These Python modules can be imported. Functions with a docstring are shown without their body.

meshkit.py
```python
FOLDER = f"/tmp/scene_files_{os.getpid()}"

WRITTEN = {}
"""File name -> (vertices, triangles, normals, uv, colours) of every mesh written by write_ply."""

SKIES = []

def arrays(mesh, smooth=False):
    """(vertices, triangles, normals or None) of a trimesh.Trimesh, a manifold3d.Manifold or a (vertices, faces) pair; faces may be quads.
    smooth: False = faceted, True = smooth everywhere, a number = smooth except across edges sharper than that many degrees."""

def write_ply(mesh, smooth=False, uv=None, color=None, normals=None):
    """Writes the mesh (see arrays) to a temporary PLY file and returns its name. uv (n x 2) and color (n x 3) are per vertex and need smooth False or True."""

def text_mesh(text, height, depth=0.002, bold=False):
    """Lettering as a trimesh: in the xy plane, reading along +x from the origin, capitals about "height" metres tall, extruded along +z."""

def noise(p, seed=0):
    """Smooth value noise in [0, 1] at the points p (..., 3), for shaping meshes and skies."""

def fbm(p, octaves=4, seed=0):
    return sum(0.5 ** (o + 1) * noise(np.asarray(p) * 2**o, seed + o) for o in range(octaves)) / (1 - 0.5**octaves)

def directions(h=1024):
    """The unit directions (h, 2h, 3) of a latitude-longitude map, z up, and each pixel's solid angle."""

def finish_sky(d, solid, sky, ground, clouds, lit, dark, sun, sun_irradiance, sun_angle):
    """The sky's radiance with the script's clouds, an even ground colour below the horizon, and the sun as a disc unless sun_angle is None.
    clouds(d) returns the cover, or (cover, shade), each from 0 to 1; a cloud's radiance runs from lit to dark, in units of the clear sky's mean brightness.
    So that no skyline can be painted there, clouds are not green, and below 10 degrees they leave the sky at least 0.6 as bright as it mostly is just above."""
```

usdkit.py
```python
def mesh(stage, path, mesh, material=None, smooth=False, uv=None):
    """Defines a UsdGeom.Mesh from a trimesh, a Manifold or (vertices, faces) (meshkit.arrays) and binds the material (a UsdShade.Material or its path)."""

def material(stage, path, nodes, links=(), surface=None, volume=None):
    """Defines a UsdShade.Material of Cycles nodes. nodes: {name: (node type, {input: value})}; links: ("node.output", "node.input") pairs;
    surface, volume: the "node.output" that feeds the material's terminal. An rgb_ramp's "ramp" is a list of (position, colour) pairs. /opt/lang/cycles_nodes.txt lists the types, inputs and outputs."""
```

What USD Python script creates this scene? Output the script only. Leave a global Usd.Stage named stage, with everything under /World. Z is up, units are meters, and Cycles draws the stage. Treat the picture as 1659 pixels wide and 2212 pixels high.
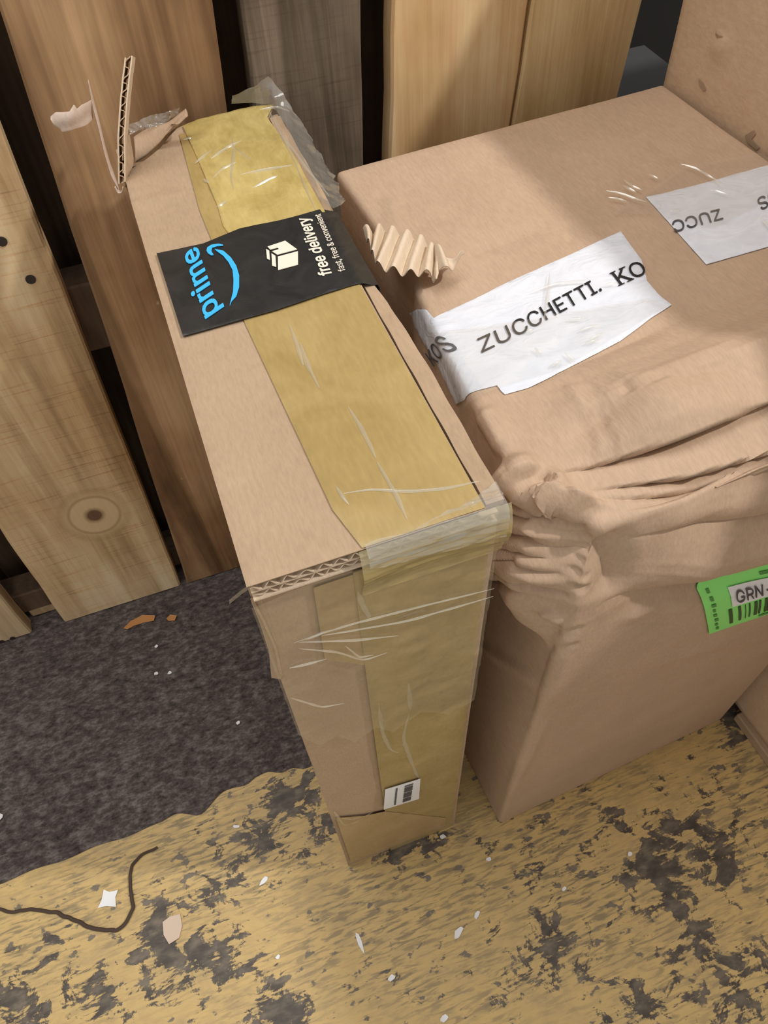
import math
import numpy as np
import trimesh
import shapely
from scipy.spatial import Delaunay
from shapely.geometry import Polygon
from pxr import Usd, UsdGeom, UsdLux, UsdShade, Gf, Sdf, Vt
import usdkit
import meshkit

S = 0.85                                  # lengths below are in picture units; one unit is 0.85 m
stage = Usd.Stage.CreateInMemory()
UsdGeom.SetStageUpAxis(stage, UsdGeom.Tokens.z)
UsdGeom.SetStageMetersPerUnit(stage, 1.0)
UsdGeom.Xform.Define(stage, '/World')
UsdGeom.Scope.Define(stage, '/World/Looks')
rng = np.random.default_rng(7)

# ------------------------------------------------------------------ camera
YAW, PITCH, ROLL = 0.29793, 0.94563, -0.06553
EYE = np.array([0.00904, -0.19082, 0.91131])
fwd = np.array([math.sin(YAW) * math.cos(PITCH), math.cos(YAW) * math.cos(PITCH), -math.sin(PITCH)])
rt = np.array([math.cos(YAW), -math.sin(YAW), 0.0])
upv = np.cross(rt, fwd)
rt, upv = rt * math.cos(ROLL) + upv * math.sin(ROLL), -rt * math.sin(ROLL) + upv * math.cos(ROLL)
cam = UsdGeom.Camera.Define(stage, '/World/camera')
m = Gf.Matrix4d(1.0)
for i, row in enumerate((rt, upv, -fwd)):
    m.SetRow3(i, Gf.Vec3d(*map(float, row)))
m.SetTranslateOnly(Gf.Vec3d(*map(float, EYE * S)))
cam.AddTransformOp().Set(m)
cam.CreateFocalLengthAttr(26.0)
cam.CreateHorizontalApertureAttr(26.0 * 1659 / 1649.63)
cam.CreateVerticalApertureAttr(26.0 * 2212 / 1649.63)
cam.CreateClippingRangeAttr(Gf.Vec2f(0.02, 50))
cam.CreateExposureAttr(0.22)

# ------------------------------------------------------------------ light
dome = UsdLux.DomeLight.Define(stage, '/World/ambient_light')
dome.CreateIntensityAttr(0.15)
dome.CreateColorAttr(Gf.Vec3f(1.0, 0.965, 0.92))
fill = UsdLux.RectLight.Define(stage, '/World/ceiling_panel_light')
fill.CreateWidthAttr(1.4); fill.CreateHeightAttr(0.9)
fill.CreateIntensityAttr(4.0)
fill.CreateColorAttr(Gf.Vec3f(1.0, 0.985, 0.97))
fill.AddTranslateOp().Set(Gf.Vec3d(-0.35, 0.36, 2.35))
key = UsdLux.SphereLight.Define(stage, '/World/ceiling_lamp')
key.CreateRadiusAttr(0.04)
key.CreateIntensityAttr(1100)
key.CreateColorAttr(Gf.Vec3f(1.0, 0.97, 0.93))
key.AddTranslateOp().Set(Gf.Vec3d(1.36 * S, -0.48 * S, 2.25 * S))

# ------------------------------------------------------------------ helpers
taken = {}


def path_of(name, parent):
    base = parent.GetPath().pathString if parent is not None else '/World'
    k = base + '/' + name
    n = taken.get(k, -1) + 1
    taken[k] = n
    return k if n == 0 else f'{k}_{n:03d}'


def tag(prim, label=None, category=None, group=None, kind=None):
    for k, v in (('label', label), ('category', category), ('group', group), ('kind', kind)):
        if v:
            prim.SetCustomDataByKey(k, v)
    return prim


def thing(name, label, category, loc=(0, 0, 0), rot=(0, 0, 0), group=None):
    x = UsdGeom.Xform.Define(stage, path_of(name, None))
    x.AddTranslateOp().Set(Gf.Vec3d(*[float(c) * S for c in loc]))
    x.AddRotateXYZOp().Set(Gf.Vec3f(*map(float, rot)))
    return tag(x.GetPrim(), label, category, group)


def obj(name, mesh, mat, parent=None, smooth=False, uv=None, **kw):
    v, f = (np.asarray(mesh.vertices), np.asarray(mesh.faces)) if hasattr(mesh, 'vertices') else mesh
    v, f = np.asarray(v, float) * S, np.asarray(f)
    if mat in FILMS:                                  # films are single sheets: keep the outer side only
        f = f[(f < len(v) // 2).all(1)]
        v = v[:f.max() + 1]
    p = usdkit.mesh(stage, path_of(name, parent), (v, f), MAT[mat], smooth=smooth, uv=uv).GetPrim()
    return tag(p, **kw)


def join(*ms):
    vs, fs, k = [], [], 0
    for m_ in ms:
        v, f = (np.asarray(m_.vertices), np.asarray(m_.faces)) if hasattr(m_, 'vertices') else (np.asarray(m_[0], float), np.asarray(m_[1]))
        if f.shape[1] == 4:
            f = np.vstack([f[:, [0, 1, 2]], f[:, [0, 2, 3]]])
        vs.append(v); fs.append(f + k); k += len(v)
    return np.vstack(vs), np.vstack(fs)


def grid_faces(m_, n_, flip=False):
    i = np.arange(m_ * n_).reshape(m_, n_)
    q = np.stack([i[:-1, :-1], i[1:, :-1], i[1:, 1:], i[:-1, 1:]], -1).reshape(-1, 4)
    f = np.vstack([q[:, [0, 1, 2]], q[:, [0, 2, 3]]])
    return f[:, ::-1] if flip else f


FILMS = ('cling_film', 'film_bunched', 'film_yellow')


def sheet(g):
    g = np.asarray(g, float)
    return g.reshape(-1, 3), grid_faces(*g.shape[:2])


def thick(g, t, nrm=None):
    """A closed sheet: grid g (m, n, 3) and its copy moved by -t along nrm (or per-point normals)."""
    g = np.asarray(g, float)
    a, b = g.shape[:2]
    if nrm is None:
        du = np.gradient(g, axis=0); dv = np.gradient(g, axis=1)
        nn = np.cross(du, dv); nn /= np.linalg.norm(nn, axis=-1, keepdims=True) + 1e-12
    else:
        nn = np.broadcast_to(np.asarray(nrm, float), g.shape)
    lo = g - nn * t
    f1 = grid_faces(a, b); k = a * b
    f2 = grid_faces(a, b, True) + k
    i = np.arange(k).reshape(a, b)
    ring = np.concatenate([i[0, :-1], i[:-1, -1], i[-1, :0:-1], i[:0:-1, 0]])
    nx = np.roll(ring, -1)
    side = np.vstack([np.stack([ring, nx, nx + k], 1), np.stack([ring, nx + k, ring + k], 1)])
    return np.vstack([g.reshape(-1, 3), lo.reshape(-1, 3)]), np.vstack([f1, f2, side])


def box(x0, x1, y0, y1, z0, z1, c=0.0):
    if c <= 0:
        b = trimesh.creation.box(extents=(x1 - x0, y1 - y0, z1 - z0))
        b.apply_translation(((x0 + x1) / 2, (y0 + y1) / 2, (z0 + z1) / 2))
        return b.vertices, b.faces
    pts = []
    for i in (0, 1):
        for j in (0, 1):
            for k in (0, 1):
                X, Y, Z = (x0, x1)[i], (y0, y1)[j], (z0, z1)[k]
                sx, sy, sz = (1, -1)[i] * c, (1, -1)[j] * c, (1, -1)[k] * c
                pts += [(X + sx, Y + sy, Z), (X + sx, Y, Z + sz), (X, Y + sy, Z + sz)]
    h = trimesh.convex.convex_hull(np.array(pts))
    return h.vertices, h.faces


def plate(poly, t0, t1):
    """Extrudes a 2D polygon (shapely) from height t0 to t1; triangulated finely enough to bend."""
    geoms = getattr(poly, 'geoms', [poly])
    out = []
    for g_ in geoms:
        e = trimesh.creation.extrude_polygon(g_, t1 - t0, engine='earcut')
        out.append((e.vertices + [0, 0, t0], e.faces))
    return join(*out)


def fine(poly, edge, t0=0.0, t1=1.0):
    """A plate of the outline poly between heights t0 and t1, meshed with triangles of about the size edge so that it can bend."""
    vs, fs, k = [], [], 0
    for g_ in getattr(poly, 'geoms', [poly]):
        g_ = shapely.make_valid(g_)
        pts_ = []
        for ring in [g_.exterior, *g_.interiors]:
            c_ = np.array(ring.segmentize(edge).coords)[:-1]
            pts_.append(c_)
        x0_, y0_, x1_, y1_ = g_.bounds
        X, Y = np.meshgrid(np.arange(x0_, x1_ + edge, edge), np.arange(y0_, y1_ + edge, edge * .87), indexing='ij')
        X = X + (np.arange(X.shape[1]) % 2) * edge * .5
        inn = shapely.contains_xy(g_.buffer(-.5 * edge), X.ravel(), Y.ravel())
        p = np.vstack(pts_ + [np.stack([X.ravel(), Y.ravel()], 1)[inn]])
        tri = Delaunay(p).simplices
        c_ = p[tri].mean(1)
        e1, e2 = p[tri[:, 1]] - p[tri[:, 0]], p[tri[:, 2]] - p[tri[:, 0]]
        ar = e1[:, 0] * e2[:, 1] - e1[:, 1] * e2[:, 0]
        tri = tri[shapely.contains_xy(g_, c_[:, 0], c_[:, 1]) & (np.abs(ar) > 1e-12)]
        ar = ar[shapely.contains_xy(g_, c_[:, 0], c_[:, 1]) & (np.abs(ar) > 1e-12)]
        tri[ar < 0] = tri[ar < 0][:, ::-1]
        n = len(p)
        ed = np.vstack([tri[:, [0, 1]], tri[:, [1, 2]], tri[:, [2, 0]]])
        key_ = np.sort(ed, 1) @ np.array([n + 1, 1])
        _, ix, ct = np.unique(key_, return_index=True, return_counts=True)
        bd = ed[ix[ct == 1]]
        side = np.vstack([np.stack([bd[:, 0], bd[:, 0] + n, bd[:, 1] + n], 1), np.stack([bd[:, 0], bd[:, 1] + n, bd[:, 1]], 1)])
        vs.append(np.vstack([np.c_[p, np.full(n, t1)], np.c_[p, np.full(n, t0)]]))
        fs.append(np.vstack([tri, tri[:, ::-1] + n, side]) + k)
        k += 2 * n
    return np.vstack(vs), np.vstack(fs)


def arc(pts, n=40):
    """n points along a polyline, evenly spaced."""
    p = np.asarray(pts, float)
    d = np.r_[0, np.cumsum(np.linalg.norm(np.diff(p, axis=0), axis=1))]
    t = np.linspace(0, d[-1], n)
    return np.stack([np.interp(t, d, p[:, k]) for k in range(p.shape[1])], 1)


def smooth_arc(pts, n=40, passes=3):
    p = arc(pts, n)
    for _ in range(passes):
        p[1:-1] = 0.25 * p[:-2] + 0.5 * p[1:-1] + 0.25 * p[2:]
    return p


def ridge(path, nrm, width, height, n=24):
    """A low tapered ridge along a 3D path lying on a surface with normal nrm."""
    p = smooth_arc(path, n)
    t = np.gradient(p, axis=0); t /= np.linalg.norm(t, axis=1, keepdims=True) + 1e-12
    s = np.cross(np.broadcast_to(nrm, p.shape), t)
    w = np.sin(np.linspace(0.06, math.pi - 0.06, n))[:, None] ** 0.6
    wob = 0.6 + 0.8 * meshkit.noise(p * 160)[:, None]
    nn = np.asarray(nrm, float)
    g = np.stack([p - s * width / 2 * w * wob, p + nn * height * w * wob - s * width * .1 * w, p + nn * height * w * wob + s * width * .1 * w, p + s * width / 2 * w * wob], 1)
    return sheet(g)


def tube(path, r, n=30, k=8):
    p = smooth_arc(path, n)
    t = np.gradient(p, axis=0); t /= np.linalg.norm(t, axis=1, keepdims=True) + 1e-12
    a = np.cross(t, [0.13, 0.2, 0.97]); a /= np.linalg.norm(a, axis=1, keepdims=True) + 1e-12
    b = np.cross(t, a)
    th = np.linspace(0, 2 * math.pi, k + 1)
    rr = (r * np.sin(np.linspace(0.3, math.pi - 0.3, n)) ** 0.4)[:, None, None]
    g = p[:, None] + rr * (a[:, None] * np.cos(th)[None, :, None] + b[:, None] * np.sin(th)[None, :, None])
    return sheet(g)


def sstep(x, a, b):
    t = np.clip((x - a) / (b - a), 0, 1)
    return t * t * (3 - 2 * t)


def fit_text(text, org, e1, e2, depth, bold=False):
    """Lettering scaled to fill the parallelogram org, org+e1 (reading), org+e2 (letters' up)."""
    t = meshkit.text_mesh(text, 0.01, 0.001, bold)
    v = np.array(t.vertices)
    lo, hi = v.min(0), v.max(0)
    q = (v - lo) / (hi - lo)
    return np.asarray(org) + q[:, :1] * np.asarray(e1) + q[:, 1:2] * np.asarray(e2), q[:, 2] * depth, np.array(t.faces)


# ------------------------------------------------------------------ materials
MAT = {}


def mat(name, nodes, links, surface):
    MAT[name] = usdkit.material(stage, '/World/Looks/' + name, nodes, links, surface)


def plain(name, col, rough=0.6, spec=0.4, **kw):
    mat(name, {'p': ('principled_bsdf', dict(base_color=col, roughness=rough, specular_ior_level=spec, **kw))}, [], 'p.BSDF')


def board(name, c0, c1, blot=None, rough=0.75, bump=0.25):
    """Corrugated board: slightly mottled kraft paper with faint fibres."""
    nodes = {
        'co': ('texture_coordinate', {}),
        'ma': ('mapping', dict(scale=(18, 18, 18))),
        'n1': ('noise_texture', dict(scale=1.0, detail=4.0, roughness=0.6)),
        'mb': ('mapping', dict(scale=(700, 160, 300))),
        'n2': ('noise_texture', dict(scale=1.0, detail=2.0, roughness=0.6)),
        'r1': ('rgb_ramp', dict(ramp=[(0.25, c0), (0.75, c1)])),
        'mx': ('mix', dict(mix_type='overlay', fac=0.16)),
        'g2': ('rgb_ramp', dict(ramp=[(0.0, (0, 0, 0)), (1.0, (1, 1, 1))])),
        'bu': ('bump', dict(strength=bump, distance=0.0008)),
        'p': ('principled_bsdf', dict(roughness=rough, specular_ior_level=0.3)),
    }
    links = [('co.object', 'ma.vector'), ('ma.vector', 'n1.vector'), ('co.object', 'mb.vector'), ('mb.vector', 'n2.vector'),
             ('n1.fac', 'r1.fac'), ('r1.color', 'mx.color1'), ('n2.fac', 'g2.fac'), ('g2.color', 'mx.color2'), ('mx.color', 'p.base_color'),
             ('n2.fac', 'bu.height'), ('bu.normal', 'p.normal')]
    mat(name, nodes, links, 'p.BSDF')


board('kraft', (0.39, 0.275, 0.175), (0.46, 0.33, 0.217))
board('kraft_tall', (0.56, 0.40, 0.265), (0.63, 0.46, 0.31))
board('kraft_pink', (0.44, 0.308, 0.208), (0.51, 0.362, 0.252))
board('kraft_inside', (0.45, 0.31, 0.20), (0.52, 0.37, 0.25))
board('flute_paper', (0.62, 0.49, 0.35), (0.70, 0.57, 0.43))
board('liner_paper', (0.56, 0.43, 0.35), (0.62, 0.49, 0.41))


def tape(name, c0, c1, rough, bump, scale=30):
    nodes = {
        'co': ('texture_coordinate', {}),
        'ma': ('mapping', dict(scale=(scale, scale * 0.7, scale))),
        'n1': ('noise_texture', dict(scale=1.0, detail=4.0, roughness=0.55, distortion=0.8)),
        'r1': ('rgb_ramp', dict(ramp=[(0.32, c0), (0.66, c1)])),
        'mb': ('mapping', dict(scale=(500, 120, 250))),
        'n2': ('noise_texture', dict(scale=1.0, detail=2.0)),
        'mx': ('mix', dict(mix_type='overlay', fac=0.15)),
        'g2': ('rgb_ramp', dict(ramp=[(0.0, (0, 0, 0)), (1.0, (1, 1, 1))])),
        'bu': ('bump', dict(strength=bump, distance=0.004)),
        'p': ('principled_bsdf', dict(roughness=rough, specular_ior_level=0.5)),
    }
    links = [('co.object', 'ma.vector'), ('ma.vector', 'n1.vector'), ('co.object', 'mb.vector'), ('mb.vector', 'n2.vector'), ('n1.fac', 'r1.fac'),
             ('r1.color', 'mx.color1'), ('n2.fac', 'g2.fac'), ('g2.color', 'mx.color2'), ('mx.color', 'p.base_color'), ('n1.fac', 'bu.height'), ('bu.normal', 'p.normal')]
    mat(name, nodes, links, 'p.BSDF')


tape('tape_amber', (0.36, 0.25, 0.088), (0.43, 0.31, 0.125), 0.38, 0.10)
tape('tape_first', (0.38, 0.26, 0.125), (0.44, 0.31, 0.16), 0.42, 0.10)
tape('tape_yellow', (0.42, 0.31, 0.10), (0.56, 0.44, 0.17), 0.26, 0.35, 45)
tape('tape_front', (0.31, 0.225, 0.085), (0.39, 0.29, 0.13), 0.36, 0.15)


def film(name, white, haze, rough=0.08, shine=0.55, base=0.05):
    """Clear plastic: see-through, glossy at grazing angles, with some milky haze."""
    nodes = {
        'tr': ('transparent_bsdf', dict(color=(0.99, 0.99, 0.985))),
        'gl': ('glossy_bsdf', dict(color=(0.95, 0.95, 0.95), roughness=rough)),
        'di': ('diffuse_bsdf', dict(color=white)),
        'lw': ('layer_weight', dict(blend=0.5)),
        'pw': ('math', dict(math_type='power', value2=3.0)),
        'ma': ('math', dict(math_type='multiply_add', value2=shine, value3=base)),
        'm1': ('mix_closure', dict(fac=haze)),
        'm2': ('mix_closure', {}),
    }
    links = [('tr.BSDF', 'm1.closure1'), ('di.BSDF', 'm1.closure2'), ('m1.closure', 'm2.closure1'), ('gl.BSDF', 'm2.closure2'),
             ('lw.facing', 'pw.value1'), ('pw.value', 'ma.value1'), ('ma.value', 'm2.fac')]
    mat(name, nodes, links, 'm2.closure')


film('cling_film', (0.75, 0.73, 0.66), 0.06, 0.12, 0.4)
film('film_bunched', (0.80, 0.78, 0.70), 0.17, 0.13, 0.42, 0.11)
film('film_crease_glint', (0.92, 0.88, 0.72), 0.24, 0.18, 0.5, 0.12)  # milky creased film; its whitish colour also stands for glints on the folds
film('film_yellow', (0.58, 0.48, 0.19), 0.42, 0.12, 0.5, 0.12)
plain('print_cyan', (0.05, 0.47, 0.92), 0.45)
plain('print_cream', (0.86, 0.76, 0.64), 0.5)
plain('print_black', (0.012, 0.012, 0.014), 0.5)
plain('ink_grey', (0.075, 0.075, 0.085), 0.55)
plain('sticker_green', (0.27, 0.82, 0.20), 0.45)
plain('ink_green', (0.02, 0.075, 0.02), 0.5)
plain('ink_pale_green', (0.07, 0.28, 0.06), 0.5)
plain('label_white', (0.78, 0.79, 0.82), 0.5)
plain('scrap_white', (0.85, 0.86, 0.88), 0.6)
plain('scrap_beige', (0.66, 0.52, 0.41), 0.7)
plain('scrap_orange', (0.52, 0.24, 0.08), 0.7)
plain('thread_brown', (0.07, 0.045, 0.032), 0.8)
plain('smudge_brown', (0.38, 0.27, 0.18), 0.8)
plain('nail_dark', (0.03, 0.022, 0.018), 0.6)
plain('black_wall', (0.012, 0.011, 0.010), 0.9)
plain('crate_grey', (0.060, 0.060, 0.060), 0.7)
mat('black_tape', {
    'co': ('texture_coordinate', {}), 'n': ('noise_texture', dict(scale=55.0, detail=3.0, distortion=1.0)),
    'bu': ('bump', dict(strength=0.22, distance=0.004)), 'r': ('rgb_ramp', dict(ramp=[(0.3, (0.016, 0.017, 0.017)), (0.8, (0.032, 0.032, 0.031))])),
    'p': ('principled_bsdf', dict(roughness=0.36, specular_ior_level=0.45))},
    [('co.object', 'n.vector'), ('n.fac', 'bu.height'), ('n.fac', 'r.fac'), ('r.color', 'p.base_color'), ('bu.normal', 'p.normal')], 'p.BSDF')
mat('label_paper', {
    'co': ('texture_coordinate', {}), 'ma': ('mapping', dict(scale=(40, 70, 40))), 'n': ('noise_texture', dict(scale=1.0, detail=3.0, distortion=1.6)),
    'bu': ('bump', dict(strength=0.35, distance=0.004)), 'r': ('rgb_ramp', dict(ramp=[(0.3, (0.68, 0.715, 0.79)), (0.7, (0.77, 0.80, 0.87))])),
    'p': ('principled_bsdf', dict(roughness=0.30, specular_ior_level=0.5, coat_weight=0.3, coat_roughness=0.12))},
    [('co.object', 'ma.vector'), ('ma.vector', 'n.vector'), ('n.fac', 'bu.height'), ('n.fac', 'r.fac'), ('r.color', 'p.base_color'), ('bu.normal', 'p.normal'), ('bu.normal', 'p.coat_normal')], 'p.BSDF')


def wood(name, dark, mid, light, seed=0.0, knot=None, specks=0.0, rough=0.7, grain=1.0, weather=0.0, spec=0.3, cross=0.0):
    nodes = {
        'co': ('texture_coordinate', {}),
        'm1': ('mapping', dict(location=(seed, seed * 1.7, seed * 0.3), scale=(26 * grain, 26 * grain, 1.7))),
        'n1': ('noise_texture', dict(scale=1.0, detail=5.0, roughness=0.55, distortion=0.9)),
        'm2': ('mapping', dict(location=(seed, 0, seed), scale=(240, 240, 6))),
        'n2': ('noise_texture', dict(scale=1.0, detail=3.0, roughness=0.6)),
        'm3': ('mapping', dict(location=(seed * 2, 0, seed), scale=(9, 9, 5))),
        'n3': ('noise_texture', dict(scale=1.0, detail=4.0, roughness=0.6)),
        'r1': ('rgb_ramp', dict(ramp=[(0.36, dark), (0.5, mid), (0.64, light)])),
        'g2': ('rgb_ramp', dict(ramp=[(0.0, (0, 0, 0)), (1.0, (1, 1, 1))])),
        'g3': ('rgb_ramp', dict(ramp=[(0.25, (0.08, 0.08, 0.08)), (0.75, (0.92, 0.92, 0.92))])),
        'x1': ('mix', dict(mix_type='overlay', fac=0.35)),
        'x2': ('mix', dict(mix_type='soft_light', fac=0.85)),
        'm4': ('mapping', dict(location=(0, 0, seed), scale=(14, 14, 420))),
        'n4': ('noise_texture', dict(scale=1.0, detail=2.0, roughness=0.6)),
        'r4': ('rgb_ramp', dict(ramp=[(0.55, (0.5, 0.5, 0.5)), (0.72, (0.18, 0.16, 0.14))])),
        'x4': ('mix', dict(mix_type='overlay', fac=cross)),
        'bu': ('bump', dict(strength=0.3 + weather, distance=0.0015)),
        'p': ('principled_bsdf', dict(roughness=rough, specular_ior_level=spec)),
    }
    links = [('co.object', 'm1.vector'), ('m1.vector', 'n1.vector'), ('co.object', 'm2.vector'), ('m2.vector', 'n2.vector'),
             ('co.object', 'm3.vector'), ('m3.vector', 'n3.vector'), ('n1.fac', 'r1.fac'), ('r1.color', 'x1.color1'), ('n2.fac', 'g2.fac'), ('g2.color', 'x1.color2'),
             ('x1.color', 'x2.color1'), ('n3.fac', 'g3.fac'), ('g3.color', 'x2.color2'), ('co.object', 'm4.vector'), ('m4.vector', 'n4.vector'), ('n4.fac', 'r4.fac'),
             ('x2.color', 'x4.color1'), ('r4.color', 'x4.color2'), ('n2.fac', 'bu.height'), ('bu.normal', 'p.normal')]
    last = 'x4.color'
    if specks:
        nodes.update({'m6': ('mapping', dict(location=(seed, 0, 0), scale=(75, 75, 48))), 'n6': ('noise_texture', dict(scale=1.0, detail=2.0, roughness=0.5)),
                      'r6': ('rgb_ramp', dict(ramp=[(0.735, (0, 0, 0)), (0.775, (specks, specks, specks))])), 'b6': ('rgb_to_bw', {}),
                      'x6': ('mix', dict(color2=(0.80, 0.62, 0.40)))})
        links += [('co.object', 'm6.vector'), ('m6.vector', 'n6.vector'), ('n6.fac', 'r6.fac'), ('r6.color', 'b6.color'), ('b6.val', 'x6.fac'), (last, 'x6.color1')]
        last = 'x6.color'
    if knot:
        nodes.update({
            'ks': ('vector_math', dict(math_type='subtract', vector2=(knot[0] * S, 0, knot[1] * S))),
            'km': ('vector_math', dict(math_type='multiply', vector2=(1.0, 0.0, 0.85))),
            'kl': ('vector_math', dict(math_type='length')),
            'kr': ('rgb_ramp', dict(ramp=[(0.0, (0.12, 0.06, 0.035)), (0.100, (0.14, 0.07, 0.04)), (0.118, (0.42, 0.28, 0.15)), (0.15, (0.70, 0.52, 0.30)), (0.25, (0.72, 0.53, 0.31)), (0.275, (0.46, 0.31, 0.155)), (0.30, (0.64, 0.46, 0.26)), (0.37, (0.44, 0.29, 0.14)), (0.41, (0.63, 0.45, 0.25)), (1.0, (0.6, 0.42, 0.23))])),
            'kf': ('map_range', dict(from_min=0.024, from_max=0.040, to_min=0.92, to_max=0.0, clamp=True)),
            'kx': ('math', dict(math_type='multiply', value2=10.0)),
            'ka': ('math', dict(math_type='multiply_add', value2=0.007)),
            'kmix': ('mix', {})})
        links += [('co.object', 'ks.vector1'), ('ks.vector', 'km.vector1'), ('km.vector', 'kl.vector1'), ('n3.fac', 'ka.value1'), ('kl.value', 'ka.value3'), ('ka.value', 'kx.value1'), ('kx.value', 'kr.fac'),
                  ('kl.value', 'kf.value'), ('kf.result', 'kmix.fac'), (last, 'kmix.color1'), ('kr.color', 'kmix.color2')]
        last = 'kmix.color'
    links.append((last, 'p.base_color'))
    mat(name, nodes, links, 'p.BSDF')


wood('wood_pale', (0.42, 0.29, 0.16), (0.57, 0.41, 0.24), (0.68, 0.51, 0.33), 3.1)
wood('wood_knotty', (0.45, 0.30, 0.155), (0.63, 0.445, 0.245), (0.76, 0.57, 0.34), 5.3, knot=(-0.1571, 0.1929), cross=0.55)
wood('wood_oiled', (0.20, 0.11, 0.052), (0.33, 0.195, 0.098), (0.50, 0.31, 0.165), 8.8, grain=0.8, rough=0.55, specks=0.6)
wood('wood_weathered', (0.11, 0.085, 0.060), (0.20, 0.155, 0.112), (0.30, 0.235, 0.175), 11.7, grain=1.4, weather=0.5, rough=0.85, spec=0.15, cross=0.35)
wood('wood_honey', (0.48, 0.29, 0.13), (0.64, 0.41, 0.195), (0.76, 0.53, 0.28), 14.2, grain=0.7, rough=0.5, specks=0.7)
wood('wood_amber', (0.48, 0.31, 0.14), (0.64, 0.44, 0.21), (0.75, 0.53, 0.28), 19.9, grain=0.6, rough=0.5, specks=0.8)
wood('wood_rear', (0.06, 0.035, 0.02), (0.12, 0.075, 0.045), (0.17, 0.11, 0.07), 23.0)

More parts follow.
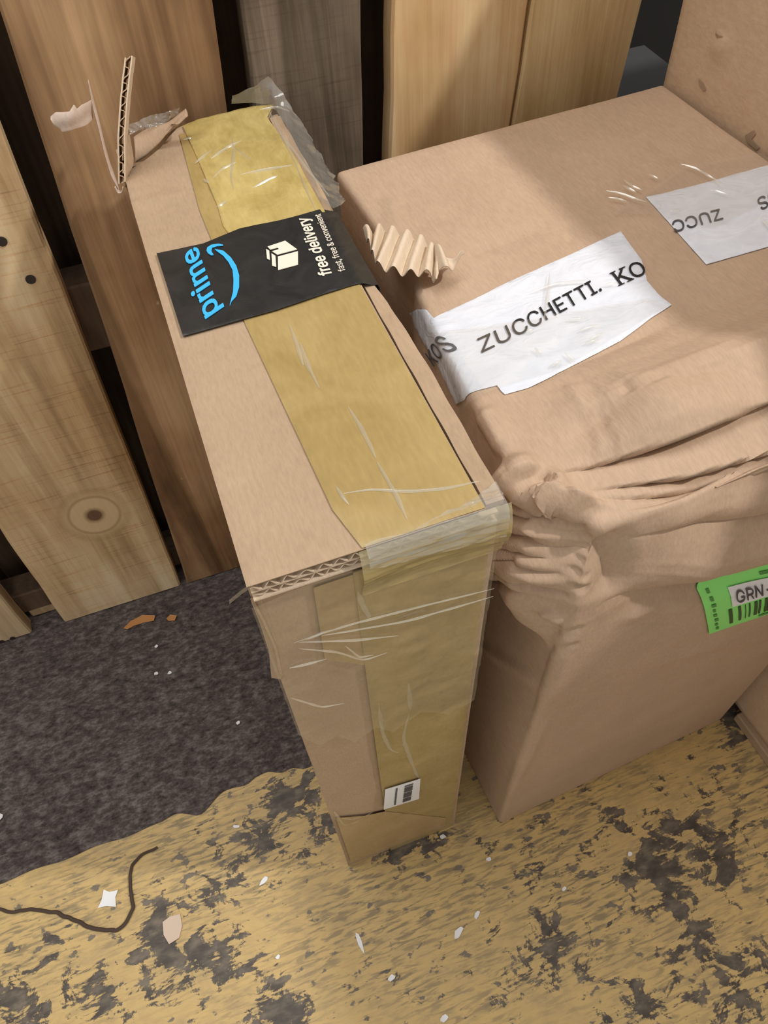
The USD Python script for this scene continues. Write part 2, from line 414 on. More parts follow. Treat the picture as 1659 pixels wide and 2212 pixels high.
# floor: yellow paint worn through to dark, with streaks along x; the primvar says where the big worn patches lie
BWR = [(0.0, (0, 0, 0)), (1.0, (1, 1, 1))]
mat('floor_paint', {
    'ge': ('geometry', {}),
    'at': ('attribute', dict(attribute='stain')),
    'm1': ('mapping', dict(scale=(34, 44, 1), rotation=(0, 0, 0.1))), 'n1': ('noise_texture', dict(scale=1.0, detail=8.0, roughness=0.72, distortion=0.6)),
    'm2': ('mapping', dict(scale=(48, 290, 1), rotation=(0, 0, 0.03))), 'n2': ('noise_texture', dict(scale=1.0, detail=3.0, roughness=0.6, distortion=0.5)),
    'm3': ('mapping', dict(scale=(58, 100, 1))), 'n3': ('noise_texture', dict(scale=1.0, detail=4.0, roughness=0.55)),
    'm4': ('mapping', dict(scale=(7, 9, 1))), 'n4': ('noise_texture', dict(scale=1.0, detail=4.0, roughness=0.6)),
    's1': ('math', dict(math_type='multiply_add', value2=0.62)),
    's2': ('math', dict(math_type='multiply_add', value2=0.20)),
    's3': ('math', dict(math_type='multiply_add', value2=0.25)),
    'rs': ('rgb_ramp', dict(ramp=[(0.835, (0, 0, 0)), (0.875, (1, 1, 1))])), 'bs': ('rgb_to_bw', {}),
    'q1': ('math', dict(math_type='multiply_add', value2=0.16)),
    'rq': ('rgb_ramp', dict(ramp=[(0.705, (0, 0, 0)), (0.745, (1, 1, 1))])), 'bq': ('rgb_to_bw', {}),
    'mxs': ('math', dict(math_type='maximum')),
    'rt': ('rgb_ramp', dict(ramp=[(0.46, (0, 0, 0)), (0.60, (1, 1, 1))])), 'bt': ('rgb_to_bw', {}),
    'rw': ('rgb_ramp', dict(ramp=[(0.40, (0.15, 0.15, 0.15)), (0.60, (0.85, 0.85, 0.85))])), 'bw': ('rgb_to_bw', {}),
    'sw': ('math', dict(math_type='multiply')),
    'ry': ('rgb_ramp', dict(ramp=[(0.30, (0.48, 0.345, 0.165)), (0.50, (0.60, 0.425, 0.175)), (0.70, (0.66, 0.46, 0.185))])),
    'rb': ('mix', dict(color2=(0.235, 0.185, 0.105))),
    'rd': ('rgb_ramp', dict(ramp=[(0.30, (0.050, 0.042, 0.034)), (0.50, (0.095, 0.078, 0.062)), (0.70, (0.20, 0.165, 0.12))])),
    'mc': ('mix', {}),
    'bu': ('bump', dict(strength=0.35, distance=0.0012)),
    'p': ('principled_bsdf', dict(roughness=0.5, specular_ior_level=0.35))},
    [('ge.position', 'm1.vector'), ('m1.vector', 'n1.vector'), ('ge.position', 'm2.vector'), ('m2.vector', 'n2.vector'),
     ('ge.position', 'm3.vector'), ('m3.vector', 'n3.vector'), ('ge.position', 'm4.vector'), ('m4.vector', 'n4.vector'),
     ('at.fac', 's1.value1'), ('n1.fac', 's1.value3'), ('n2.fac', 's2.value1'), ('s1.value', 's2.value3'), ('n3.fac', 's3.value1'), ('s2.value', 's3.value3'),
     ('s3.value', 'rs.fac'), ('rs.color', 'bs.color'),
     ('n4.fac', 'q1.value1'), ('n3.fac', 'q1.value3'), ('q1.value', 'rq.fac'), ('rq.color', 'bq.color'),
     ('bs.val', 'mxs.value1'), ('bq.val', 'mxs.value2'),
     ('n2.fac', 'rt.fac'), ('rt.color', 'bt.color'), ('n4.fac', 'rw.fac'), ('rw.color', 'bw.color'), ('bt.val', 'sw.value1'), ('bw.val', 'sw.value2'),
     ('n1.fac', 'ry.fac'), ('ry.color', 'rb.color1'), ('sw.value', 'rb.fac'), ('rb.color', 'mc.color1'), ('n3.fac', 'rd.fac'), ('rd.color', 'mc.color2'), ('mxs.value', 'mc.fac'), ('mc.color', 'p.base_color'),
     ('n2.fac', 'bu.height'), ('bu.normal', 'p.normal')], 'p.BSDF')
mat('carpet_pile', {
    'ge': ('geometry', {}), 'm1': ('mapping', dict(scale=(120, 210, 200))), 'n1': ('noise_texture', dict(scale=1.0, detail=4.0, roughness=0.7)),
    'n2': ('noise_texture', dict(scale=14.0, detail=3.0)),
    'r1': ('rgb_ramp', dict(ramp=[(0.30, (0.034, 0.027, 0.025)), (0.5, (0.100, 0.082, 0.078)), (0.70, (0.215, 0.180, 0.172))])),
    'g2': ('rgb_ramp', dict(ramp=[(0.0, (0, 0, 0)), (1.0, (1, 1, 1))])), 'x': ('mix', dict(mix_type='soft_light', fac=0.35)),
    'bu': ('bump', dict(strength=0.8, distance=0.003)), 'p': ('principled_bsdf', dict(roughness=0.95, specular_ior_level=0.1, sheen_weight=0.15))},
    [('ge.position', 'm1.vector'), ('m1.vector', 'n1.vector'), ('ge.position', 'n2.vector'), ('n1.fac', 'r1.fac'), ('r1.color', 'x.color1'), ('n2.fac', 'g2.fac'), ('g2.color', 'x.color2'), ('x.color', 'p.base_color'), ('n1.fac', 'bu.height'), ('bu.normal', 'p.normal')], 'p.BSDF')

# ------------------------------------------------------------------ floor, back wall
nx, ny = 260, 260
gx, gy = np.meshgrid(np.linspace(-0.9, 1.3, nx), np.linspace(-0.75, 0.85, ny), indexing='ij')
pts = np.stack([gx, gy, np.zeros_like(gx)], -1)
WORN = [  # centre x, y, radius x, radius y, strength of the worn patches of the paint
    ((-0.0436, 0.0962), .05, .03, .34), ((-0.0845, 0.068), .05, .03, .30), ((-0.0187, 0.0486), .03, .03, .30), ((-0.143, 0.0237), .05, .03, .20), ((-0.2132, 0.0025), .03, .05, .34), ((-0.1805, -0.0323), .06, .03, .34),
    ((-0.2755, -0.0234), .04, .04, .22), ((-0.358, -0.0058), .03, .05, .26), ((-0.1839, 0.0244), .02, .03, .22), ((-0.1105, -0.1053), .04, .03, .36), ((-0.1207, 0.0301), .02, .03, .26), ((-0.3253, 0.0441), .03, .015, .22),
    ((0.0677, -0.005), .045, .012, .42), ((0.0622, -0.0333), .02, .02, .18), ((0.1943, -0.0827), .04, .035, .20), ((0.3491, -0.1208), .09, .05, .32), ((0.2849, -0.1503), .05, .03, .22), ((0.3153, -0.1982), .035, .07, .32), ((0.3184, -0.2341), .05, .08, .25),
    ((0.1775, -0.1471), .07, .03, .22), ((0.159, -0.1623), .05, .03, .22), ((0.0689, -0.1333), .05, .02, .18), ((0.2908, -0.0732), .05, .03, .20), ((0.379, -0.0745), .06, .03, .12), ((0.4897, -0.0126), .03, .03, .35),
    ((-0.0228, -0.1081), .04, .03, .12), ((0.2282, -0.2259), .05, .03, .22), ((0.4318, -0.1211), .05, .03, .18), ((0.1497, -0.0357), .02, .015, .2)]
stain = np.zeros_like(gx)
for (c, rx, ry, a) in WORN:
    stain = np.maximum(stain, a * np.exp(-(((gx - c[0]) / rx) ** 2 + ((gy - c[1]) / ry) ** 2)))
CLEAN = [((-0.3415, 0.0831), .10, .035), ((-0.2793, 0.0995), .08, .03), ((0.0552, -0.0647), .08, .03), ((0.1265, -0.0865), .06, .02), ((-0.0538, -0.0475), .05, .04), ((-0.0085, -0.0362), .07, .04), ((0.0477, -0.1594), .06, .03)]
for (c, rx, ry) in CLEAN:
    stain -= 0.10 * np.exp(-(((gx - c[0]) / rx) ** 2 + ((gy - c[1]) / ry) ** 2))
fl = obj('floor', sheet(pts), 'floor_paint', kind='structure')
UsdGeom.PrimvarsAPI(fl).CreatePrimvar('stain', Sdf.ValueTypeNames.FloatArray, 'vertex').Set(Vt.FloatArray.FromNumpy(stain.ravel().astype(np.float32)))
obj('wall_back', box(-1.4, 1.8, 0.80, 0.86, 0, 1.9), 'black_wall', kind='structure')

# ------------------------------------------------------------------ pallet standing against the wall
PY, PYAW, PLEAN = 0.4210, -0.2926, 1.3941
pal = thing('wooden_pallet', 'upright wooden pallet of mixed brown boards with dark gaps, standing behind the boxes', 'pallet', (0, PY, 0), (-PLEAN, 0, PYAW))


def plank(left, right, mt, seed, z0=0.0046, z1=1.06, t=0.022, y0=0.0, label=None):
    """A sawn board: left and right give its edge lines as two (x, z) points each."""
    r = np.random.default_rng(seed)
    n = 46
    z = np.linspace(z0, z1, n)
    def line(l):
        (xa, za), (xb, zb) = l[0], l[-1]
        return xa + (xb - xa) * (z - za) / (zb - za)
    xl = line(left) + 0.0016 * (meshkit.noise(np.stack([z * 22, z * 0 + seed, z * 0], 1)) - .5)
    xr = line(right) + 0.0016 * (meshkit.noise(np.stack([z * 22, z * 0 + seed + 5.5, z * 0], 1)) - .5)
    c = 0.0022
    prof = [(0, c, 0), (c, 0, 0), (-c, 0, 1), (0, c, 1), (0, t - c, 1), (-c, t, 1), (c, t, 0), (0, t - c, 0)]
    g = np.zeros((n, 9, 3))
    for k, (dx, y, side) in enumerate(prof):
        g[:, k, 0] = (xr if side else xl) + dx
        g[:, k, 1] = y + y0
        g[:, k, 2] = z
    g[:, 8] = g[:, 0]
    v, f = sheet(g)
    caps = [np.array([[0, k + 1, k] for k in range(1, 7)]), np.array([[0, k, k + 1] for k in range(1, 7)]) + (n - 1) * 9]
    return obj('plank', (v, np.vstack([f, *caps])), mt, pal, smooth=35, label=label)


P0R = [(-0.3078, 0.0974), (-0.3055, -0.0172)]
P1L = [(-0.2568, 0.2143), (-0.2616, 0.0632)]
P1R = [(-0.0753, 0.6302), (-0.1057, -0.0267)]
P2L = [(-0.0435, 0.7031), (-0.0974, -0.0254)]
P2R = [(0.0991, 0.6856), (0.0933, 0.6226)]
P3L = [(0.1184, 0.6824), (0.1158, 0.6286)]
P3R = [(0.2107, 0.6676), (0.2029, 0.5436)]
P4L = [(0.2362, 0.6635), (0.2281, 0.5464)]
P4R = [(0.3553, 0.6443), (0.3468, 0.5539)]
P5L = [(0.3578, 0.6439), (0.3496, 0.5533)]
P5R = [(0.4647, 0.6267), (0.4588, 0.5573)]


def slope(l, fix=None):
    """Steady a board's edge: keep its middle, limit its lean."""
    (xa, za), (xb, zb) = l[0], l[-1]
    return [(xa, za), (xb, zb)] if fix is None else [((xa + xb) / 2 + fix * (za - (za + zb) / 2), za), ((xa + xb) / 2 + fix * (zb - (za + zb) / 2), zb)]


p0r = slope(P0R, 0.01)
plank([(p0r[0][0] - .14, p0r[0][1]), (p0r[1][0] - .14, p0r[1][1])], p0r, 'wood_pale', 1, label='pale pine board at the far left')
plank(slope(P1L, 0.030), P1R, 'wood_knotty', 2, label='pale pine board with a dark round knot')
plank(P2L, slope(P2R, 0.075), 'wood_oiled', 3, label='dark orange-brown board behind the tall box')
plank(slope(P3L, 0.065), slope(P3R, 0.062), 'wood_weathered', 4, label='grey-brown weathered board')
plank(slope(P4L, 0.066), slope(P4R, 0.080), 'wood_honey', 5, label='golden honey-coloured board')
plank(slope(P5L, 0.080), slope(P5R, 0.085), 'wood_amber', 6, label='amber-coloured board at the right end')
for z0_, z1_ in ((0.020, 0.060), (0.40, 0.475), (0.86, 0.95)):          # the rails the boards are nailed to
    obj('rail', box(-0.60, 0.47, 0.0225, 0.058, z0_, z1_, 0.002), 'wood_rear', pal)
for px_, pz_ in [(-0.1036, 0.5064), (-0.1109, 0.5453), (-0.3458, -0.0093), (-0.3315, -0.0086)]:
    d_ = trimesh.creation.cylinder(radius=0.0042 if pz_ > .2 else .0032, height=0.002, sections=14)
    d_.apply_transform(trimesh.transformations.rotation_matrix(math.pi / 2, (1, 0, 0)))
    d_.apply_translation((px_, -0.0002, max(pz_, .006)))
    obj('nail', d_, 'nail_dark', pal)

for k_, (xa_, xb_) in enumerate(((-0.62, -0.33), (-0.325, -0.02), (-0.015, 0.22), (0.225, 0.455))):      # unseen far-side boards, added in dark wood so the gaps go black
    obj('added_back_board', box(xa_, xb_, 0.085, 0.105, 0.012, 1.05, 0.002), 'wood_rear', pal)
obj('foot_block', box(-0.304, -0.235, 0.0235, 0.060, 0.0050, 0.019, 0.002), 'wood_pale', pal, label='pale wood foot under the left of the pallet')
# glimpsed through the gap at the right
cz = (0.6842, 0.7059, 0.45)
obj('crate', box(0.42, 0.68, 0.535, cz[1], 0, 0.450, 0.004), 'crate_grey', label='dark grey crate behind the amber board, seen through the gap', category='crate')

# ------------------------------------------------------------------ carpet
edge = []
for x in np.linspace(-0.85, -0.002, 170):
    yb = 0.119 + (0.0012 * math.sin(x * 90))
    if x > -0.19:
        k = sstep(np.array([x]), -0.19, -0.15)[0]
        yb += k * (0.012 * meshkit.noise(np.array([[x * 70, 3.3, 0]]))[0] + 0.018 * meshkit.noise(np.array([[x * 28, 9.3, 0]]))[0] - 0.012)
    edge.append((x, yb))
edge = np.array(edge)
nyc = 90
g = np.zeros((len(edge), nyc, 3))
for j in range(nyc):
    t = j / (nyc - 1)
    g[:, j, 0] = edge[:, 0]
    g[:, j, 1] = edge[:, 1] * (1 - t) + (PY + 0.115 + 0.0 * edge[:, 0]) * t
g[:, :, 2] = 0.0032 + 0.0016 * (meshkit.fbm(g * [180, 180, 1], 2) - .5)
g[:, 0, 2] = 0.0018
obj('carpet', thick(g, 0.0034, (0, 0, 1)), 'carpet_pile', smooth=True, label='dark brown-grey carpet strip lying along the foot of the pallet', category='carpet')

# ------------------------------------------------------------------ tall narrow parcel with black tape
BW, BD, BH = 0.1264, 0.4044, 0.620
b1 = thing('parcel', 'tall narrow brown cardboard parcel with black printed tape across its torn top', 'cardboard box', (0, 0, 0))
T = 0.0045
e_ = 0.0012


def panel(name, ax, at, ra, rb, th, mt='kraft', seed=0, amp=0.0010, n=34):
    """A board panel with slight dents; ax is the axis its outside normal points along."""
    a = np.linspace(*ra, n); b = np.linspace(*rb, n)
    A, B = np.meshgrid(a, b, indexing='ij')
    w = amp * (meshkit.fbm(np.stack([A * 14, B * 14, A * 0 + seed], -1), 3) - 0.5) * 2
    if ax == '-y':
        g_ = np.stack([A, at - w * 0.6, B], -1); nv = (0, -1, 0)
    elif ax == '+y':
        g_ = np.stack([A[::-1], at + w, B[::-1] * 0 + B], -1); nv = (0, 1, 0)
    elif ax == '-x':
        g_ = np.stack([at - w, A[::-1], B], -1); nv = (-1, 0, 0)
    else:
        g_ = np.stack([at + w, A, B], -1); nv = (1, 0, 0)
    return obj(name, thick(g_, th, nv), mt, b1, smooth=30)


panel('front_panel', '-y', 0.0, (0, BW), (0.0, 0.610), T, seed=1)
panel('side_panel', '+x', BW, (0.0, BD), (0.0, 0.613), T, seed=2)
panel('side_panel', '-x', 0.0, (0.0, BD), (0.0, 0.613), T, seed=3)
panel('back_panel', '+y', BD, (0.0, BW), (0.0, 0.600), T, seed=4)

# the top: a board with its far left corner torn away
top_out = [(0.0, -0.0055)] + [(BW - .0105, -0.0055), (BW - .0105, 0.392)] + [(0.1262, 0.4123), (0.113, 0.4263), (0.0903, 0.4327), (0.0591, 0.4248), (0.0489, 0.4112), (0.0419, 0.4025), (0.0316, 0.3863), (0.0182, 0.3722), (0.008, 0.3633), (0.0008, 0.3529)] + [(0.0, 0.300)]
top_out = [(x, min(y, 0.4160)) for x, y in top_out]
top_poly = Polygon(top_out)


def top_z(x, y):
    """Height of the parcel's top: a crease near the far end, a little sag."""
    z = BH + 0.0022 * np.exp(-((y - 0.3135 - 0.06 * x) / 0.004) ** 2) * sstep(-np.asarray(x), -0.06, -0.02)
    z = z - 0.0035 * sstep(y, 0.32, 0.41) - 0.0012 * np.sin(np.clip(x / BW, 0, 1) * math.pi) * sstep(y, 0.0, 0.2)
    return z + 0.0012 * (meshkit.fbm(np.stack([x * 16, y * 10, x * 0], -1), 3, 4) - .5)


def on_top(v2, h):
    return np.c_[v2, top_z(v2[:, 0], v2[:, 1]) + h]


def top_sheet(name, poly, h0, h1, mt, parent=b1, edge_=0.006, smooth=True, wr=None, **kw):
    v, f = fine(poly, edge_)
    out = on_top(v[:, :2], h0 + (h1 - h0) * v[:, 2])
    if wr is not None:
        out[:, 2] += wr(v[:, 0], v[:, 1]) * (v[:, 2] > .5)
    return obj(name, (out, f), mt, parent, smooth=smooth, **kw)


top = top_sheet('top_panel', top_poly, -0.0012, 0.0, 'kraft')
top_sheet('top_panel_underside', top_poly.buffer(-0.0012), -0.0085, -0.0075, 'kraft_inside')


def flutes(x0, x1, y0, y1, z, amp, wl, n=None):
    """A corrugated sheet whose waves run along x and show at the front edge."""
    n = n or int((x1 - x0) / wl * 8)
    x = np.linspace(x0, x1, n)
    w = amp * (0.45 + 0.8 * meshkit.noise(np.c_[x * 160, x * 0 + amp * 900, x * 0])) * np.sin(2 * math.pi * x / wl + 3.0 * meshkit.noise(np.c_[x * 90, x * 0, x * 0]))
    g_ = np.stack([np.stack([x, np.full(n, y), z + w], -1) for y in (y0 + 0.0012 * 0, (y0 + y1) / 2, y1)], 1)
    return thick(g_, 0.0007)


obj('flute', flutes(0.001, BW - .011, -0.0050, 0.012, 0.6155, 0.0028, 0.0085), 'flute_paper', top)
# strip along the right: the side panel's folded lip, lower than the top with an open groove between
lip = [(x, y) for x, y in [(BW - 0.0085, -0.002), (BW + .0008, -0.002), (BW + .0015, 0.10), (BW - .0005, 0.155), (BW - .003, 0.175), (BW - .004, 0.25), (BW - .0005, 0.268), (BW, 0.395), (BW - 0.0085, 0.395)]]
v, f = fine(Polygon(lip), 0.006)
lipz = 0.6175 - 0.0015 * sstep(v[:, 1], 0.12, 0.3) + 0.0006 * np.sin(v[:, 1] * 160)
obj('lip', (np.c_[v[:, :2], lipz - 0.0035 * (1 - v[:, 2])], f), 'kraft', b1, smooth=40)
# the crushed double board under the front edge
obj('board_edge', join(flutes(0.002, BW - .004, -0.0040, 0.006, 0.6085, 0.0022, 0.0075), box(0.001, BW - .003, -0.0046, 0.004, 0.6114, 0.6124), box(0.001, BW - .003, -0.0050, 0.004, 0.6045, 0.6056)), 'flute_paper', b1)
# dust flap inside, bent up behind the torn corner
dl = arc(np.array([(0.0109, 0.384, 0.6107), (0.0197, 0.384, 0.6136), (0.0322, 0.384, 0.6211), (0.0414, 0.384, 0.6283), (0.0489, 0.384, 0.6335), (0.0553, 0.384, 0.6375)]), 40)
du = arc(np.array([(0.0153, 0.394, 0.6244), (0.0242, 0.394, 0.6266), (0.0343, 0.394, 0.6285), (0.0425, 0.394, 0.6308), (0.0513, 0.394, 0.6341), (0.0576, 0.394, 0.6358)]), 40)
k_ = np.linspace(0, 1, 8)[None, :, None]
g_ = dl[:, None] * (1 - k_) + du[:, None] * k_
g_[:, :, 1] += 0.002 * np.sin(np.linspace(0, 7, 40))[:, None] * k_[0].T - .003 * np.sin(k_[0].T * 3.1)
obj('dust_flap', thick(g_, 0.002), 'kraft_inside', b1, smooth=True)

# the torn end flap that stands up from the left edge: two liners with the flutes between, seen end on
fa = np.array([(-0.0025, 0.345, 0.6196), (0.0062, 0.352, 0.6456), (0.0175, 0.362, 0.6695), (0.027, 0.37, 0.6871)])
fp = smooth_arc(fa, 40, 2)
ex, dpt = np.array([1.0, 0.15, 0.0]), np.array([0.003, 0.030, -0.014])
lay = []
for off in (-0.0022, 0.0022):
    wv = 0.0006 * (meshkit.noise(np.c_[fp * 120]) - .5)[:, None]
    a0 = fp + ex * off + ex * wv
    g_ = np.stack([a0, a0 + dpt * .3, a0 + dpt * .6 + [0.0005, 0, 0]], 1)
    lay.append(thick(g_, 0.0009))
nfl = 120
fq = arc(fp, nfl)
tt = np.linspace(0, 1, nfl)
wv = (0.0019 * np.sign(np.sin(tt * 2 * math.pi * 8 + 1.2 * np.sin(tt * 9))) * np.abs(np.sin(tt * 2 * math.pi * 8 + 1.2 * np.sin(tt * 9))) ** .6)[:, None]
a0 = fq + ex * wv
lay2 = thick(np.stack([a0 + dpt * .01, a0 + dpt * .3, a0 + dpt * .58], 1), 0.0006)
ef = obj('end_flap', join(*lay), 'flute_paper', b1, smooth=40, label='torn flap standing up with its corrugated edge showing')
obj('flute', lay2, 'kraft_inside', ef)
# the inner face of the flap near its root
rt_ = np.array([(-0.0012, 0.35, 0.613), (0.005, 0.356, 0.6341), (0.0107, 0.366, 0.641)])
g_ = np.stack([smooth_arc(rt_, 14, 1), smooth_arc(np.array([(0.0039, 0.352, 0.6177), (0.0099, 0.36, 0.6258), (0.0121, 0.372, 0.6372)]), 14, 1), smooth_arc(np.array([(0.0073, 0.356, 0.6227), (0.01, 0.364, 0.6261), (0.0119, 0.374, 0.6335)]), 14, 1)], 1)
obj('flap_root', thick(g_, 0.001), 'kraft', b1, smooth=True)

# the paper liner peeled off the side: a strip on edge, with a tongue bent to the left
pa = smooth_arc(np.array([(-0.0058, 0.34, 0.6186), (-0.007, 0.342, 0.6291), (-0.0063, 0.345, 0.6422), (-0.0047, 0.35, 0.6568), (-0.004, 0.354, 0.667), (-0.002, 0.358, 0.6824)]), 40, 2)
wd = np.interp(np.linspace(0, 1, 40), [0, .1, .5, .8, 1], [0.001, 0.0040, 0.0050, 0.0045, 0.0008])[:, None]
g_ = np.stack([pa + np.array([-0.5, -0.6, 0]) * wd * .3, pa + np.array([0.1, 0.5, 0.1]) * wd, pa + np.array([0.25, 2.6, 0.2]) * wd], 1)
pl_ = obj('peeled_liner', thick(g_, 0.0004), 'liner_paper', b1, smooth=True, label='torn paper liner peeled off beside the flap')
up_ = arc(np.array([(-0.0308, 0.346, 0.6718), (-0.0268, 0.346, 0.6747), (-0.0187, 0.346, 0.6745), (-0.0148, 0.346, 0.6772), (-0.0142, 0.346, 0.6739), (-0.0105, 0.346, 0.6743), (-0.0041, 0.346, 0.6724)]), 30)
lo_ = arc(np.array([(-0.0318, 0.344, 0.6712), (-0.0309, 0.344, 0.6683), (-0.0277, 0.344, 0.6652), (-0.0278, 0.344, 0.6634), (-0.0194, 0.344, 0.6634), (-0.0113, 0.344, 0.6611), (-0.0068, 0.344, 0.661)]), 30)
k_ = np.linspace(0, 1, 9)[None, :, None]
g_ = up_[:, None] * (1 - k_) + lo_[:, None] * k_
u_ = np.linspace(0, 1, 30)[:, None]
g_[:, :, 1] += -0.006 * np.sin(u_ * math.pi) + 0.010 * (u_ ** 3) + 0.0012 * np.sin(g_[:, :, 2] * 400)
obj('paper_tongue', thick(g_, 0.0004), 'liner_paper', pl_, smooth=True)
# curled bit of liner at the tear's root
obj('curl', thick(np.stack([smooth_arc(np.array([(-0.0075, 0.338, 0.6215), (-0.0068, 0.338, 0.6165), (-0.0042, 0.338, 0.6166), (-0.0028, 0.338, 0.62)]), 16, 1), smooth_arc(np.array([(-0.006, 0.342, 0.6203), (-0.0054, 0.342, 0.616), (-0.0034, 0.342, 0.6162), (-0.0023, 0.342, 0.6187)]), 16, 1)], 1), 0.0005), 'liner_paper', b1, smooth=True)

# packing tape over the top, the end and down the front
ta = [(0.0545, -0.0053), (0.0485, 0.02), (0.0423, 0.165), (0.0417, 0.291), (0.0485, 0.400), (0.056, 0.400)] + [(0.114, 0.392), (0.1155, -0.0053)]
tape_top = top_sheet('packing_tape', Polygon(ta), 0.0002, 0.0008, 'tape_amber', edge_=0.005)
seam = np.array([(0.126, 0.3982), (0.1116, 0.2439), (0.1072, 0.165), (0.0795, 0.0084)])


def wrinkle(x, y):
    p = np.stack([x * 60, y * 45, x * 0], -1)
    return 0.0016 * np.abs(meshkit.fbm(p, 3, 21) - .5) + 0.0006 * np.abs(meshkit.noise(p * [3, 1, 1], 5) - .5)


ty = [(0.0534, 0.4106), (0.054, 0.3686), (0.0539, 0.3255), (0.0539, 0.289), (0.0522, 0.2652), (0.0544, 0.2511)] + [(0.085, 0.248), (0.118, 0.252), (0.1185, 0.33), (0.116, 0.394)] + [(0.1258, 0.4109), (0.1112, 0.4264), (0.0901, 0.432), (0.067, 0.4275)]
ty = [(x, min(y, 0.4155)) for x, y in ty]
top_sheet('packing_tape', Polygon(ty), 0.0008, 0.0013, 'tape_yellow', edge_=0.0028, smooth=True, wr=wrinkle, label='wrinkled yellowish tape at the far end')
# tape folded over the front edge, bulging, with long wrinkles
na, nb = 90, 34
xs = np.linspace(0.0525, 0.129, na)
prof = arc(np.array([(-0.0060, 0.6190), (-0.0078, 0.615), (-0.0090, 0.608), (-0.0094, 0.600), (-0.0078, 0.592), (-0.0045, 0.584), (-0.0028, 0.574)]), nb)
g_ = np.zeros((na, nb, 3))
for i, x in enumerate(xs):
    g_[i, :, 0] = x
    g_[i, :, 1:] = prof
    g_[i, :, 1] -= 0.0018 * np.sin(np.linspace(0, math.pi, nb)) * math.sin(x * 55)
ww = 0.0022 * (meshkit.fbm(g_ * [35, 260, 260], 3, 9) - .5)
g_[:, :, 1] -= np.abs(ww) * 1.4 * sstep(np.arange(nb)[None, :] / nb, 0.12, 0.3)
g_[:, :, 2] += ww * 0.6 * sstep(np.arange(nb)[None, :] / nb, 0.1, 0.3)
obj('tape_fold', thick(g_, 0.0003), 'film_yellow', b1, smooth=True, label='shiny tape folded over the front edge')
# bunched clear film on the front right corner
na, nb = 70, 26
g_ = np.zeros((na, nb, 3))
for i, x in enumerate(np.linspace(0.056, 0.1268, na)):
    k = i / (na - 1)
    pr = arc(np.array([(-0.0058 + .012 * k ** 2, 0.6206), (-0.0078, 0.6192), (-0.0098, 0.6150), (-0.0104, 0.6095), (-0.0098, 0.6070 - .010 * k)]), nb)
    g_[i, :, 0] = x
    g_[i, :, 1:] = pr
ww = 0.0050 * (meshkit.fbm(g_ * [40, 330, 330], 3, 31) - .5)
g_[:, :, 1] -= ww
g_[:, :, 2] += np.abs(ww) * .8
obj('bunched_film', thick(g_, 0.0003), 'film_bunched', b1, smooth=True)
# tape down the front
fv = [(0.049, 0.0), (0.0485, 0.30), (0.0488, 0.4425), (0.0495, 0.596), (0.1225, 0.596), (0.1225, 0.0)]


def front_sheet(name, poly, h0, h1, mt, parent=b1, edge_=0.008, wr=0.0, seed=0, smooth=True, **kw):
    v, f = fine(poly, edge_)
    y = -0.0010 - h0 - (h1 - h0) * v[:, 2]
    if wr:
        q = np.stack([v[:, 0] * 40, v[:, 1] * 55, v[:, 0] * 0], -1)
        y = y - wr * np.abs(meshkit.fbm(q, 3, seed) - .5) * 2 * (v[:, 2] > .5)
    return obj(name, (np.stack([v[:, 0], y, v[:, 1]], -1), f[:, ::-1]), mt, parent, smooth=smooth, **kw)


front_sheet('packing_tape', Polygon(fv), 0.0002, 0.0008, 'tape_front', wr=0.0006, seed=3, label='yellowish tape down the front')
front_sheet('packing_tape', Polygon([(0.0293, 0.5938), (0.0267, 0.5153), (0.0542, 0.4843), (0.0555, 0.5086), (0.063, 0.5795), (0.0577, 0.5938)]), 0.0001, 0.0005, 'tape_first')
front_sheet('packing_tape', Polygon([(0.0039, 0.2058), (0.0039, 0.0219), (0.1141, 0.0151), (0.1131, 0.052), (0.0487, 0.166), (0.0309, 0.1761)]), 0.0009, 0.0013, 'tape_first')
# cling film round the front: clear, with drawn-out creases
cl = [(-0.0012, 0.43), (0.010, 0.395), (0.022, 0.402), (0.034, 0.378), (0.05, 0.392), (0.062, 0.372), (0.085, 0.388), (0.105, 0.366), (0.1262, 0.374), (0.1262, 0.592), (0.09, 0.598), (0.03, 0.602), (-0.0012, 0.600)]
cf = front_sheet('cling_film', Polygon(cl), 0.0022, 0.0026, 'cling_film', edge_=0.004, wr=0.0022, seed=17, smooth=True, label='clear film stretched across the front')
FN = np.array([0, -1.0, 0])


def front_ridges(lists, w, h, depth):
    out = []
    for l in lists:
        p = np.array([(x, -depth, z) for x, z in l])
        out.append(ridge(p, FN, w, h))
    return join(*out)


